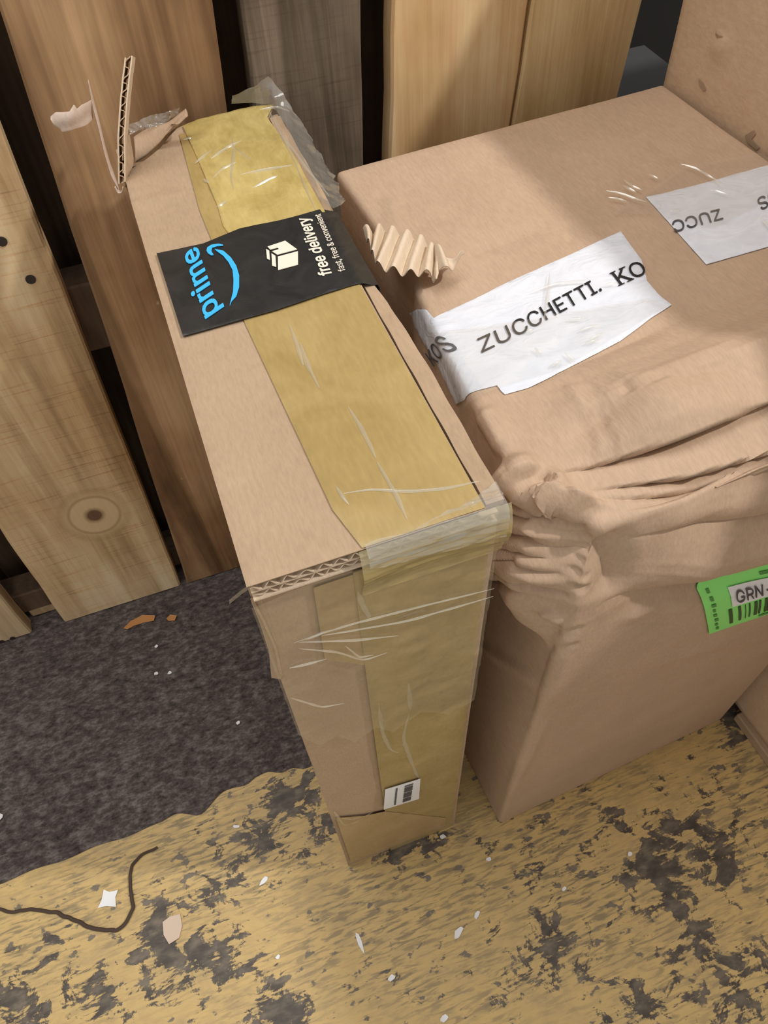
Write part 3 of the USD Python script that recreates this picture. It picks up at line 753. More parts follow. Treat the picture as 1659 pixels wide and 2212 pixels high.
obj('film_crease_glint', front_ridges([[(0.013, 0.5529), (0.041, 0.5526), (0.0829, 0.5452), (0.1278, 0.5362)], [(0.0279, 0.5502), (0.0746, 0.5339), (0.128, 0.5272)], [(0.0153, 0.5517), (0.0446, 0.5328), (0.0701, 0.5197)],
    [(0.0144, 0.5448), (0.0333, 0.5269), (0.0481, 0.5038), (0.0624, 0.5034)], [(0.0066, 0.5267), (0.0274, 0.522)], [(0.0017, 0.4892), (0.0178, 0.46), (0.0318, 0.4536)], [(0.0191, 0.5517), (0.0283, 0.5536), (0.0333, 0.5527)], [(0.039, 0.5296), (0.0457, 0.5099), (0.054, 0.5067)]], 0.0017, 0.0010, 0.0046), 'film_crease_glint', cf, smooth=True, kind='stuff')
obj('tape_bubble_glint', front_ridges([[(0.0545, 0.4281), (0.0551, 0.3679), (0.0597, 0.3245), (0.0664, 0.3131)], [(0.076, 0.3893), (0.0701, 0.3431), (0.0777, 0.2681), (0.0839, 0.2153)], [(0.0042, 0.2269), (0.0086, 0.1697), (0.0235, 0.1683), (0.0365, 0.1795)], [(0.076, 0.4419), (0.0771, 0.3926)],
    [(0.0062, 0.2026), (0.0177, 0.1816), (0.0344, 0.1744)], [(0.0506, 0.5781), (0.052, 0.5629), (0.056, 0.5423)]], 0.0034, 0.0007, 0.0019), 'film_crease_glint', b1, smooth=True, kind='stuff')
TNn = np.array([0, 0, 1.0])


def top_ridges(lists, w, h, lift):
    out = []
    for l in lists:
        p = np.array(l)
        out.append(ridge(np.c_[p, top_z(p[:, 0], p[:, 1]) + lift], TNn, w, h))
    return join(*out)


obj('tape_wrinkle_glint', top_ridges([[(0.1197, 0.4089), (0.1192, 0.3786), (0.118, 0.3538), (0.1163, 0.314), (0.1139, 0.2776), (0.1128, 0.2518)], [(0.1181, 0.3695), (0.1206, 0.3286), (0.1218, 0.3038), (0.1244, 0.2851), (0.1258, 0.2664)], [(0.0843, 0.3761), (0.0798, 0.3502), (0.0705, 0.3214), (0.0686, 0.3035)],
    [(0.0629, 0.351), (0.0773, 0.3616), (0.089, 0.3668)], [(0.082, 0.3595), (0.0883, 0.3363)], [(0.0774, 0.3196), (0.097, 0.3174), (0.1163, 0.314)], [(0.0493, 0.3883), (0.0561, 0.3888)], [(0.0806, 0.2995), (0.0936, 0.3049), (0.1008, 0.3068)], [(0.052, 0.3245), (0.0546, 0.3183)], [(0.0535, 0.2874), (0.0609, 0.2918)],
    [(0.1138, 0.4077), (0.1279, 0.4051), (0.1342, 0.3945)], [(0.0505, 0.3485), (0.0656, 0.3634)], [(0.0784, 0.3374), (0.0671, 0.3325), (0.0584, 0.3236)]], 0.0024, 0.0011, 0.0016), 'film_crease_glint', b1, smooth=True, kind='stuff')  # wrinkles of the tape, their highlights put in as whitish colour
obj('tape_bubble_glint', top_ridges([[(0.0659, 0.1555), (0.0652, 0.1389), (0.0635, 0.1194)], [(0.0765, 0.0804), (0.078, 0.0641), (0.0783, 0.0506), (0.0781, 0.0419)], [(0.0779, 0.0394), (0.0787, 0.0281), (0.0794, 0.0143), (0.0791, 0.0014)], [(0.0543, 0.0327), (0.0551, 0.0264), (0.0566, 0.0198)], [(0.0563, 0.0271), (0.0692, 0.0249), (0.0851, 0.0168), (0.1022, 0.0117), (0.1193, 0.0097)],
    [(0.0672, 0.1381), (0.0659, 0.1185), (0.0665, 0.0991)]], 0.0024, 0.0008, 0.0010), 'film_crease_glint', b1, smooth=True, kind='stuff')  # trapped air under the tape, and a bright highlight drawn as whitish ridge
# clear film hanging off the far right edge and a crumpled tuft at the far corner
outer = smooth_arc(np.array([(0.0951, 0.413, 0.6302), (0.1118, 0.413, 0.632), (0.1247, 0.412, 0.6386), (0.1312, 0.408, 0.6286), (0.1386, 0.392, 0.6167), (0.1433, 0.3823, 0.606), (0.1458, 0.3494, 0.6), (0.1458, 0.3199, 0.6), (0.1399, 0.2803, 0.605)]), 60, 1)
inner = arc(np.array([(0.094, 0.4145, 0.6231), (0.1101, 0.4145, 0.6206), (0.1222, 0.413, 0.6173), (0.1248, 0.3972, 0.619), (0.1254, 0.3706, 0.619), (0.1236, 0.3395, 0.619), (0.1217, 0.3007, 0.619), (0.1198, 0.2708, 0.619), (0.1252, 0.2568, 0.619)]), 60)
k_ = np.linspace(0, 1, 12)[None, :, None]
g_ = inner[:, None] * (1 - k_) + outer[:, None] * k_
g_ += 0.006 * (np.stack([meshkit.fbm(g_ * 150, 3, s_) for s_ in (1, 2, 3)], -1) - .5) * k_ * 1.2
obj('loose_film', thick(g_, 0.0003), 'film_bunched', b1, smooth=True, label='crumpled clear film sticking out past the far corner')
# whitish film along the torn far edge
outer = smooth_arc(np.array([(0.0135, 0.394, 0.633), (0.0263, 0.396, 0.635), (0.0403, 0.397, 0.6357), (0.0549, 0.397, 0.6363)]), 40, 1)
inner = smooth_arc(np.array([(0.0138, 0.392, 0.6271), (0.0245, 0.392, 0.6288), (0.0381, 0.394, 0.6297), (0.0516, 0.397, 0.633)]), 40, 1)
g_ = outer[:, None] * (1 - k_) + inner[:, None] * k_
g_ += 0.006 * (np.stack([meshkit.fbm(g_ * 190, 3, s_ + 7) for s_ in (1, 2, 3)], -1) - .5)
obj('loose_film', thick(g_, 0.0003), 'film_bunched', b1, smooth=True)
# a torn piece of side film standing off the lower left edge, and a thin bluish sliver
g_ = np.stack([arc(np.array([(0.0007, -0.001, 0.6026), (0.0026, -0.001, 0.5784), (0.0037, -0.001, 0.5465), (0.0016, -0.001, 0.5094)]), 20), arc(np.array([(0.0001, 0.01, 0.5801), (0.0005, 0.01, 0.5577), (-0.0001, 0.01, 0.5251), (-0.0041, 0.01, 0.4925)]), 20)], 1)
obj('loose_edge', thick(g_, 0.0012), 'kraft', b1, smooth=50)
sl = smooth_arc(np.array([(0.0022, 0.001, 0.6079), (-0.0039, 0, 0.6061), (-0.01, -0.002, 0.6047)]), 12, 1)
obj('film_sliver', thick(np.stack([sl, sl + [0.0006, 0, 0.0035]], 1), 0.0003), 'film_bunched', b1)

# black printed tape across the top and over the right edge
bt = [(0.0062, 0.2507), (0.0358, 0.2495), (0.0618, 0.2561), (0.0878, 0.2542), (0.1151, 0.2554), (0.1255, 0.2555)] + [(0.1265, 0.2535), (0.1262, 0.172)] + [(0.1084, 0.1728), (0.0922, 0.1722), (0.0627, 0.1692), (0.0348, 0.1686), (0.0064, 0.1671)]
v, f = fine(Polygon(bt), 0.0045)
z = np.maximum(top_z(v[:, 0], v[:, 1]), 0.6195 - 0.003 * sstep(v[:, 0], 0.117, 0.1262)) - 0.0045 * sstep(v[:, 0], 0.1145, 0.1265) + 0.0014 + 0.0005 * v[:, 2]
z += 0.0007 * np.abs(meshkit.fbm(np.stack([v[:, 0] * 70, v[:, 1] * 40, v[:, 0] * 0], -1), 3, 2) - .5) * (v[:, 2] > .5)
bt_ = obj('printed_tape', (np.c_[v[:, :2], z], f), 'black_tape', b1, smooth=True, label='black tape printed with a blue word and arrow')
g_ = np.stack([np.stack([np.full(20, BW + 0.0004 + .0012 * s_), np.linspace(0.172, 0.2535, 20), 0.6155 - .034 * s_ + .002 * np.sin(np.linspace(0, 9, 20)) * s_], -1) for s_ in (0, .5, 1)], 1)
obj('tape_overhang', thick(g_, 0.0004), 'black_tape', bt_)


def on_black(v2, h):
    z = np.maximum(top_z(v2[:, 0], v2[:, 1]), 0.6195 - 0.003 * sstep(v2[:, 0], 0.117, 0.1262)) - 0.0045 * sstep(v2[:, 0], 0.1145, 0.1265)
    return np.c_[v2, z + 0.0024 + h]


def black_text(text, org, end, upto, mt, bold=False, name='lettering'):
    org, end, upto = map(np.asarray, (org, end, upto))
    v2, h, f = fit_text(text, org, end - org, upto - org, 0.0004, bold)
    return obj(name, (on_black(v2, h), f), mt, bt_)


black_text('prime', (0.0343, 0.1829), (0.035, 0.2499), (0.0179, 0.1739), 'print_cyan', True)
black_text('free delivery', (0.1043, 0.1864), (0.1078, 0.249), (0.094, 0.1874), 'print_cream', True)
black_text('fast, free & convenient', (0.1116, 0.1867), (0.1151, 0.2491), (0.1063, 0.187), 'print_cream')


def black_poly(polys, mt, name):
    ms = []
    for q in polys:
        v_, f_ = fine(Polygon(q).buffer(0), 0.006)
        ms.append((on_black(v_[:, :2], 0.0004 * v_[:, 2]), f_))
    return obj(name, join(*ms), mt, bt_)


black_poly([[(0.0374, 0.182), (0.0394, 0.1857), (0.0431, 0.1892), (0.0467, 0.197), (0.0494, 0.2078), (0.05, 0.2178), (0.0488, 0.2274), (0.046, 0.2358), (0.0412, 0.2399), (0.0421, 0.2369), (0.0448, 0.2306), (0.0463, 0.2229), (0.0468, 0.2143), (0.0451, 0.2048), (0.0423, 0.1942), (0.0377, 0.1833)],
            [(0.0361, 0.24), (0.0372, 0.2432), (0.0403, 0.245), (0.0449, 0.2442), (0.0473, 0.242), (0.0468, 0.241), (0.0433, 0.2421), (0.0401, 0.2417), (0.0389, 0.2386), (0.0394, 0.234), (0.0379, 0.2341), (0.0364, 0.237)]], 'print_cyan', 'smile_arrow')
black_poly([[(0.0729, 0.2289), (0.0849, 0.2304), (0.0894, 0.2187), (0.0764, 0.2184), (0.0743, 0.2231), (0.079, 0.2235), (0.0783, 0.2253), (0.0737, 0.2252)],
            [(0.0762, 0.2164), (0.0893, 0.2167), (0.0856, 0.2037), (0.0728, 0.2034)],
            [(0.0714, 0.2269), (0.0728, 0.2243), (0.0707, 0.215), (0.0694, 0.2171)],
            [(0.0734, 0.2212), (0.075, 0.2177), (0.0725, 0.2068), (0.0705, 0.2091)]], 'print_cream', 'box_icon')

# small white label low on the front
lb = Polygon([(0.0512, 0.2385), (0.0839, 0.2302), (0.0824, 0.1688), (0.0474, 0.179)])
sl_ = front_sheet('label', lb, 0.0022, 0.0026, 'label_white', edge_=0.02, label='small white barcode label')
bars = []
A_, B_, D_ = (np.array(q) for q in [(0.0512, 0.2385), (0.0839, 0.2302), (0.0474, 0.179)])


def lab_box(u0, u1, v0, v1):
    q = np.array([A_ + (B_ - A_) * u + (D_ - A_) * w_ for u, w_ in ((u0, v0), (u1, v0), (u1, v1), (u0, v1))])
    a_, b_ = plate(Polygon(q), 0, 0.0003)
    return np.stack([a_[:, 0], -0.0038 - a_[:, 2], a_[:, 1]], -1), b_[:, ::-1]


for k in range(9):
    bars.append(lab_box(0.56, 0.80, 0.10 + .09 * k, 0.145 + .09 * k + .02 * (k % 3)))
for k in range(13):
    bars.append(lab_box(0.30, 0.355, 0.10 + .064 * k, 0.135 + .064 * k))
obj('barcode', join(*bars), 'ink_grey', sl_)

# a strip of flute paper torn out of the right side and lying over the next box
tu = arc(np.array([(0.1422, 0.2463, 0.606), (0.1462, 0.2417, 0.606), (0.1536, 0.2448, 0.606), (0.1625, 0.2381, 0.606), (0.1709, 0.2322, 0.606), (0.1777, 0.2242, 0.606), (0.181, 0.2128, 0.606), (0.1799, 0.204, 0.606)]), 90)
tl = arc(np.array([(0.1407, 0.2362, 0.606), (0.1386, 0.2175, 0.606), (0.1384, 0.208, 0.606), (0.1452, 0.2015, 0.606), (0.1542, 0.1961, 0.606), (0.1636, 0.1941, 0.606), (0.1682, 0.1911, 0.606), (0.1691, 0.1826, 0.606)]), 90)
k_ = np.linspace(0, 1, 10)[None, :, None]
g_ = tu[:, None] * (1 - k_) + tl[:, None] * k_
ph = np.linspace(0, 1, 90)[:, None] * 6.6 - 0.35 * k_[0].T
g_[:, :, 2] += 0.0034 * np.sin(2 * math.pi * ph) - 0.008 * np.linspace(0, 1, 90)[:, None]
g_[:, :, 1] += 0.0012 * (meshkit.noise(g_ * [200, 5, 1]) - .5)
tf = obj('torn_flute_strip', thick(g_, 0.0007), 'flute_paper', b1, smooth=True, label='torn strip of corrugated paper sticking out to the right')
cu = smooth_arc(np.array([(0.1818, 0.2179, 0.6), (0.1826, 0.1986, 0.606), (0.1877, 0.1952, 0.604), (0.1962, 0.203, 0.6)]), 24, 1)
cd = smooth_arc(np.array([(0.1735, 0.1927, 0.597), (0.178, 0.1854, 0.605), (0.1889, 0.1966, 0.597), (0.1967, 0.2025, 0.598)]), 24, 1)
k_ = np.linspace(0, 1, 6)[None, :, None]
g_ = cu[:, None] * (1 - k_) + cd[:, None] * k_
g_[:, :, 2] += 0.003 * np.sin(np.linspace(0, 9, 24))[:, None]
obj('curl', thick(g_, 0.0005), 'flute_paper', tf, smooth=True)

# ------------------------------------------------------------------ wide crushed box
# MACRO BEGIN
W2, D2, H2, YAW2 = 0.3019, 0.37522, 0.5866, 0.05117
RR = 0.0050
DIM = np.array([W2, D2, H2])


def macro(p):
    """Flat points on the wide box's faces -> (rounded, sagging and bulging points, rough normals)."""
    q = np.clip(p, RR, DIM - RR)
    n = p - q
    n /= np.linalg.norm(n, axis=1, keepdims=True) + 1e-12
    out = q + RR * n
    x, y, z = out.T
    u = np.maximum(0, y) + np.maximum(0, H2 - z)
    sag = 0.006 * np.exp(-(u / 0.05) ** 2)
    zl = 0.437 + 0.17 * (y - 0.03)                    # the bulge of the upper left side ends at this height
    bul = (0.017 * sstep(z, zl + 0.005, zl + .07) + 0.013 * sstep(z, zl, zl + .03) * (1 - sstep(z, zl + .05, 0.585))) * np.clip((0.225 - y) / 0.15, 0, 1) ** .7 * sstep(y, -0.001, 0.028) * np.exp(-(x / 0.030) ** 2)
    c = np.exp(-((x / 0.035) ** 2 + (y / 0.035) ** 2 + ((z - 0.587) / 0.05) ** 2))
    out = out + np.stack([0.010 * c - bul, 0.3 * sag * (z > H2 * .5) + 0.008 * c, -sag - 0.008 * c], 1)
    return out, n


# MACRO END
b2 = thing('crushed_box', 'wide crushed brown cardboard box with white lettered labels on its creased top', 'cardboard box', (0.17357, -0.01933, 0), (0, 0, math.degrees(YAW2)))
# creases: kind, height, width, points on the box; "over" = the upper sheet rolls over the lower, drawn left to right
CREASE = [
    ('valley', 0.0060, 0.008, [(0.0196, 0.0568, 0.5866), (0.0363, 0.0619, 0.5866), (0.0556, 0.0618, 0.5866), (0.0794, 0.0634, 0.5866), (0.0887, 0.0608, 0.5866), (0.101, 0.0603, 0.5866), (0.1218, 0.0577, 0.5866), (0.1356, 0.0587, 0.5866)], 0),
    ('over', 0.0210, 0.028, [(0.0051, 0.0454, 0.5866), (0.0157, 0.0425, 0.5866), (0.0352, 0.0398, 0.5866), (0.0529, 0.0378, 0.5866), (0.0765, 0.0378, 0.5866), (0.1013, 0.0377, 0.5866), (0.141, 0.04, 0.5866), (0.1901, 0.0426, 0.5866), (0.2633, 0.0456, 0.5866), (0.3296, 0.0472, 0.5866)], 1),
    ('over', 0.0182, 0.022, [(0.0141, 0.0296, 0.5866), (0.0235, 0.0241, 0.5866), (0.0361, 0.0215, 0.5866), (0.0534, 0.0202, 0.5866), (0.076, 0.0189, 0.5866), (0.0993, 0.0173, 0.5866), (0.1218, 0.0144, 0.5866), (0.1707, 0.0109, 0.5866), (0.2326, 0.0121, 0.5866), (0.2984, 0.0126, 0.5866)], 1),
    ('over', 0.0091, 0.009, [(0.0139, 0.029, 0.5866), (0.0173, 0.0177, 0.5866), (0.0305, 0.0139, 0.5866), (0.0533, 0.0116, 0.5866), (0.0765, 0.011, 0.5866), (0.1156, 0.0064, 0.5866), (0.1642, 0.0025, 0.5866), (0.2248, 0.0037, 0.5866), (0.2911, 0.003, 0.5866)], 1),
    ('over', 0.0042, 0.008, [(0.0019, 0.0072, 0.5866), (0.0185, 0.007, 0.5866), (0.0385, 0.0072, 0.5866), (0.0596, 0.0038, 0.5866), (0.0822, 0.0004, 0.5866), (0.1147, 0, 0.5767), (0.1743, 0, 0.561), (0.2401, 0, 0.556), (0.3153, 0, 0.5543)], 1),
    ('over', 0.0031, 0.010, [(0.0019, 0, 0.5683), (0.0193, 0, 0.5679), (0.0482, 0, 0.5646), (0.0614, 0, 0.5613), (0.0973, 0, 0.5468), (0.132, 0, 0.5323), (0.2091, 0, 0.513), (0.3288, 0, 0.5091)], 1),
    ('over', 0.0140, 0.026, [(0.0108, 0, 0.497), (0.0208, 0, 0.5077), (0.0484, 0, 0.5019), (0.0886, 0, 0.4817), (0.1214, 0, 0.4709), (0.1614, 0, 0.4644), (0.2176, 0, 0.4626), (0.281, 0, 0.46), (0.3453, 0, 0.4609)], 1),
    ('ridge', 0.0045, 0.009, [(0.0355, 0, 0.4724), (0.065, 0, 0.4663), (0.08, 0, 0.4639), (0.1105, 0, 0.4391)], 0),
    ('ridge', 0.0030, 0.010, [(0.0854, 0, 0.3655), (0.1191, 0, 0.3377), (0.1602, 0, 0.3222), (0.2483, 0, 0.2716), (0.3134, 0, 0.2476)], 1),
    ('valley', 0.0100, 0.010, [(0.0035, 0, 0.58), (0.0095, 0, 0.5644), (0.0185, 0, 0.5375), (0.0265, 0, 0.5082)], 0),
    ('valley', 0.0042, 0.0026, [(0, 0.0353, 0.5565), (0, 0.0162, 0.563), (0, 0.0041, 0.5601)], 0),
    ('valley', 0.0035, 0.0026, [(0, 0.0418, 0.5204), (0, 0.0184, 0.5348), (0, 0.0025, 0.534)], 0),
    ('valley', 0.0040, 0.0026, [(0, 0.0287, 0.5161), (0, 0.014, 0.5173), (0, 0.0016, 0.515)], 0),
    ('valley', 0.0040, 0.0024, [(0, 0.0309, 0.5679), (0, 0.0173, 0.5691), (0, 0.0068, 0.5652)], 0),
    ('valley', 0.0035, 0.0024, [(0, 0.01, 0.5423), (0, 0.0035, 0.5399), (0.0068, 0, 0.5338)], 0),
    ('valley', 0.0035, 0.0024, [(0, 0.0063, 0.5268), (0.0006, 0, 0.5277), (0.01, 0, 0.5222)], 0),
    ('valley', 0.0040, 0.0030, [(0, 0.0068, 0.468), (0.0023, 0, 0.4782), (0.0097, 0, 0.4861)], 0),
    ('valley', 0.0035, 0.0030, [(0, 0.008, 0.4433), (0.0025, 0, 0.4574), (0.0095, 0, 0.4663)], 0),
    ('valley', 0.0030, 0.0026, [(0, 0.0187, 0.5555), (0, 0.0085, 0.5506), (0.0015, 0, 0.5488)], 0),
    ('over', 0.006, 0.0045, [(0, 0.0557, 0.5517), (0, 0.0429, 0.5625), (0, 0.0303, 0.5686)], 0),
    ('over', 0.0126, 0.008, [(0, 0.0624, 0.5659), (0, 0.0482, 0.5736), (0, 0.0324, 0.5747), (0.0003, 0.0212, 0.5866), (0, 0.0121, 0.5811), (0, 0.0055, 0.5847)], 0),
    ('ridge', 0.0060, 0.006, [(0, 0.0582, 0.573), (0.002, 0.0544, 0.5866), (0.0014, 0.0447, 0.5866)], 0),
    ('valley', 0.0070, 0.004, [(0.0033, 0.034, 0.5866), (0, 0.0305, 0.5845), (0, 0.0302, 0.5764)], 0),
    ('valley', 0.0060, 0.004, [(0.0115, 0.029, 0.5866), (0.0066, 0.0194, 0.5866), (0, 0.0118, 0.5822)], 0),
    ('ridge', 0.0060, 0.005, [(0.0134, 0.0278, 0.5866), (0.0083, 0.0179, 0.5866), (0, 0.0094, 0.5821)], 0),
    ('ridge', 0.0050, 0.006, [(0.0095, 0.0355, 0.5866), (0.0135, 0.0374, 0.5866), (0.0167, 0.0368, 0.5866)], 0),
    ('valley', 0.0050, 0.005, [(0.003, 0.0467, 0.5866), (0.0044, 0.0393, 0.5866), (0.0103, 0.0372, 0.5866)], 0),
    ('over', 0.0085, 0.0065, [(0, 0.0597, 0.5335), (0, 0.0521, 0.5399), (0, 0.0324, 0.5555), (0, 0.0135, 0.558), (0, 0.0024, 0.5576)], 2),
    ('over', 0.0065, 0.0055, [(0, 0.0544, 0.5233), (0, 0.0475, 0.5293), (0, 0.0273, 0.5453), (0, 0.0128, 0.5474)], 2),
    ('over', 0.005, 0.005, [(0, 0.051, 0.516), (0, 0.0291, 0.536), (0, 0.0062, 0.5379)], 2),
    ('over', 0.0095, 0.0085, [(0, 0.0533, 0.4998), (0, 0.043, 0.5109), (0, 0.0208, 0.5228), (0, 0.0051, 0.5181)], 2),
    ('over', 0.007, 0.006, [(0, 0.0934, 0.4057), (0, 0.0393, 0.5027), (0, 0.0199, 0.5127), (0, 0.0044, 0.5029)], 2),
    ('over', 0.006, 0.006, [(0, 0.0148, 0.4911), (0, 0.0096, 0.4852), (0, 0.0014, 0.4842)], 0),
    ('valley', 0.0040, 0.006, [(0, 0.0136, 0.5728), (0, 0.0074, 0.5621), (0, 0.0019, 0.5552)], 0),
    ('valley', 0.0040, 0.006, [(0.0002, 0.0196, 0.5866), (0, 0.011, 0.5724), (0, 0.0055, 0.568)], 0),
    ('ridge', 0.0045, 0.006, [(0.0017, 0.1032, 0.5866), (0.0017, 0.0862, 0.5866), (0.0016, 0.068, 0.5866)], 0),
    ('ridge', 0.0030, 0.006, [(0.0416, 0.0967, 0.5866), (0.0374, 0.0771, 0.5866), (0.0372, 0.0639, 0.5866)], 0),
    ('valley', 0.0030, 0.006, [(0.0146, 0.1033, 0.5866), (0.0423, 0.1089, 0.5866), (0.0736, 0.1108, 0.5866), (0.1242, 0.1168, 0.5866)], 0),
    ('valley', 0.0030, 0.005, [(0.0614, 0.0764, 0.5866), (0.0603, 0.0672, 0.5866), (0.0601, 0.0634, 0.5866)], 0),
    ('ridge', 0.0020, 0.006, [(0.025, 0.3253, 0.5866), (0.0164, 0.2967, 0.5866), (0.015, 0.2786, 0.5866)], 0),
    ('valley', 0.0015, 0.006, [(0.0396, 0.2309, 0.5866), (0.0778, 0.2355, 0.5866), (0.1233, 0.2436, 0.5866)], 0),
    ('valley', 0.0012, 0.006, [(0.1321, 0.233, 0.5866), (0.1192, 0.221, 0.5866), (0.1108, 0.2133, 0.5866)], 0),
    ('valley', 0.0009, 0.006, [(0.2388, 0.3043, 0.5866), (0.2397, 0.281, 0.5866), (0.2486, 0.2582, 0.5866)], 0),
    ('ridge', 0.0025, 0.006, [(0.0932, 0.2863), (0.0378, 0.3491), (-0.0017, 0.3896)], 3),
    ('ridge', 0.0025, 0.006, [(0.0181, 0, 0.3316), (0.0104, 0, 0.2994), (0.0094, 0, 0.2437), (0.0045, 0, 0.1697), (0, 0.0015, 0.0961)], 0),
]
def box2_points(p):
    """Flat points on the faces of the wide box -> (points of the crushed surface, rough normals)."""
    p = np.asarray(p, float)
    out, n = macro(p)
    x, y, z = p.T
    low = sstep(z, 0.0, 0.3)
    push = np.zeros_like(out)
    # broad dents
    d = 0.0022 * (meshkit.fbm(p * 9, 3, 40) - .5) + 0.0010 * (meshkit.fbm(p * 34, 3, 41) - .5)
    rg = np.abs(meshkit.fbm(p * 26 + 5.0, 2, 77) - .5) * 2
    d += 0.0042 * (0.35 - rg) * np.exp(-((x - .05) / .10) ** 2 - ((y - .06) / .09) ** 2) * sstep(z, .40, .52)        # crumpled paper near the crushed corner
    # a soft hollow where the front bends out over the lower half
    d += 0.006 * np.exp(-((z - 0.42) / 0.09) ** 2) * np.clip(-n[:, 1], 0, 1)
    for kind_, A, w_, line, endmode in CREASE:
        L = np.array([(0.0, a[0], a[1]) for a in line]) if endmode == 3 else np.array(line)
        if kind_ == 'over':
            L = smooth_arc(L, 24, 1)
        seg = np.linalg.norm(np.diff(L, axis=0), axis=1)
        cum = np.r_[0, np.cumsum(seg)]
        near = np.where(np.linalg.norm(np.clip(p, L.min(0) - 6 * w_, L.max(0) + 6 * w_) - p, axis=1) < 1e-9)[0]
        if len(near) == 0:
            continue
        pp, nn = p[near], n[near]
        best = np.full(len(near), 1e9); m3 = np.zeros((len(near), 3)); s_ = np.zeros(len(near)); tt_ = np.zeros(len(near))
        for i in range(len(L) - 1):
            a, b = L[i], L[i + 1]
            ab = b - a; l2 = ab @ ab + 1e-15
            t_ = np.clip(((pp - a) @ ab) / l2, 0, 1)
            r_ = pp - (a + t_[:, None] * ab)
            dist = np.linalg.norm(r_, axis=1)
            mm = np.cross(ab / math.sqrt(l2), nn)
            sd = np.einsum('ij,ij->i', r_, mm)
            m_ = dist < best
            m3[m_] = mm[m_]
            best[m_] = dist[m_]; s_[m_] = np.sign(sd[m_]) * dist[m_]; tt_[m_] = (cum[i] + t_ * seg[i])[m_]
        tl = max(cum[-1] * 0.22, 1e-6)
        ta_ = 1.0
        if endmode != 2:
            ta_ = ta_ * sstep(tt_, 0, tl)
        if endmode != 1:
            ta_ = ta_ * sstep(cum[-1] - tt_, 0, tl)
        if kind_ == 'over':
            mid = sstep(s_, -0.0010, 0.0010)
            up_v = np.interp(-s_ / w_, [-.01, 0, 0.55, 0.85, 1.2, 1.9, 2.7], [-.30, -.30, 0.62, 0.94, 0.93, 0.38, 0])
            dn_v = -0.62 * np.clip(1 - s_ / (1.3 * w_), 0, 1) ** 1.2 - (0.0022 / A + 0.22) * np.exp(-np.maximum(s_, 0) / 0.0022)
            h = up_v * (1 - mid) + dn_v * mid
            push[near] += (0.55 * A * np.clip(1 + s_ / (0.8 * w_), 0, 1) * (1 - mid) * ta_)[:, None] * m3        # the upper sheet slides over the lower
        elif kind_ == 'valley':
            h = -np.clip(1 - np.abs(s_) / (2.2 * w_), 0, 1) ** 1.5
        else:
            h = np.clip(1 - np.abs(s_) / (1.7 * w_), 0, 1) ** 1.15
        d[near] += A * h * ta_
    d *= 0.15 + 0.85 * low
    out = out + n * d[:, None] + push
    out[:, 0] = np.minimum(out[:, 0], W2 + 0.0006)
    out[:, 0] = np.maximum(out[:, 0], -0.0335 - .03 * np.clip(-.0335 - out[:, 0], 0, 1))
    return out, n


def box_grid():
    """The box's six faces as flat grids, finest where the board is creased."""
    X = np.linspace(0, W2, 190)
    Y = np.r_[np.linspace(0, 0.235, 165), np.linspace(0.235, D2, 34)[1:]]
    Z = np.r_[np.linspace(0, 0.38, 70), np.linspace(0.38, H2, 150)[1:]]
    vs, fs, k = [], [], 0
    def face(axis, at, a, b, flip):
        nonlocal k
        A, B = np.meshgrid(a, b, indexing='ij')
        g_ = np.insert(np.stack([A, B], -1), axis, at, axis=-1)
        vs.append(g_.reshape(-1, 3)); fs.append(grid_faces(len(a), len(b), flip) + k); k += A.size
    face(2, H2, X, Y, False)
    face(2, 0.0, X, Y, True)
    face(1, 0.0, X, Z, False)
    face(1, D2, X, Z, True)
    face(0, 0.0, Y, Z, True)
    face(0, W2, Y, Z, False)
    m_ = trimesh.Trimesh(np.vstack(vs), np.vstack(fs), process=False)
    m_.merge_vertices(digits_vertex=6)
    return np.array(m_.vertices), np.array(m_.faces)


v, f = box_grid()
v, _ = box2_points(v)
v[:, 2] = np.maximum(v[:, 2], 0.0003)
obj('body', (v, f), 'kraft_pink', b2, smooth=38)


def flat_top(v2):
    """(x, y) on the top, x < 0 hanging over the left edge -> flat face points."""
    u_ = v2[:, 0]
    return np.stack([np.maximum(u_, 0), v2[:, 1], H2 + np.minimum(u_, 0)], -1)


def lay_top(v2, h):
    p, n = box2_points(flat_top(v2))
    return p + n * np.asarray(h)[:, None]


def lay_front(v2, h):
    p, n = box2_points(np.stack([v2[:, 0], np.zeros(len(v2)), v2[:, 1]], -1))
    return p + n * np.asarray(h)[:, None]


def laid(name, poly, lay, h0, h1, mt, parent, edge_=0.004, wr=None, flip=False, smooth=True, **kw):
    v_, f_ = fine(poly, edge_)
    h = h0 + (h1 - h0) * v_[:, 2]
    if wr is not None:
        h = h + wr(v_) * (v_[:, 2] > .5)
    return obj(name, (lay(v_[:, :2], h), f_[:, ::-1] if flip else f_), mt, parent, smooth=smooth, **kw)


def paper_wr(v_):
    return 0.0012 * np.abs(meshkit.fbm(np.stack([v_[:, 0] * 60, v_[:, 1] * 90, v_[:, 0] * 0], -1), 3, 8) - .5)


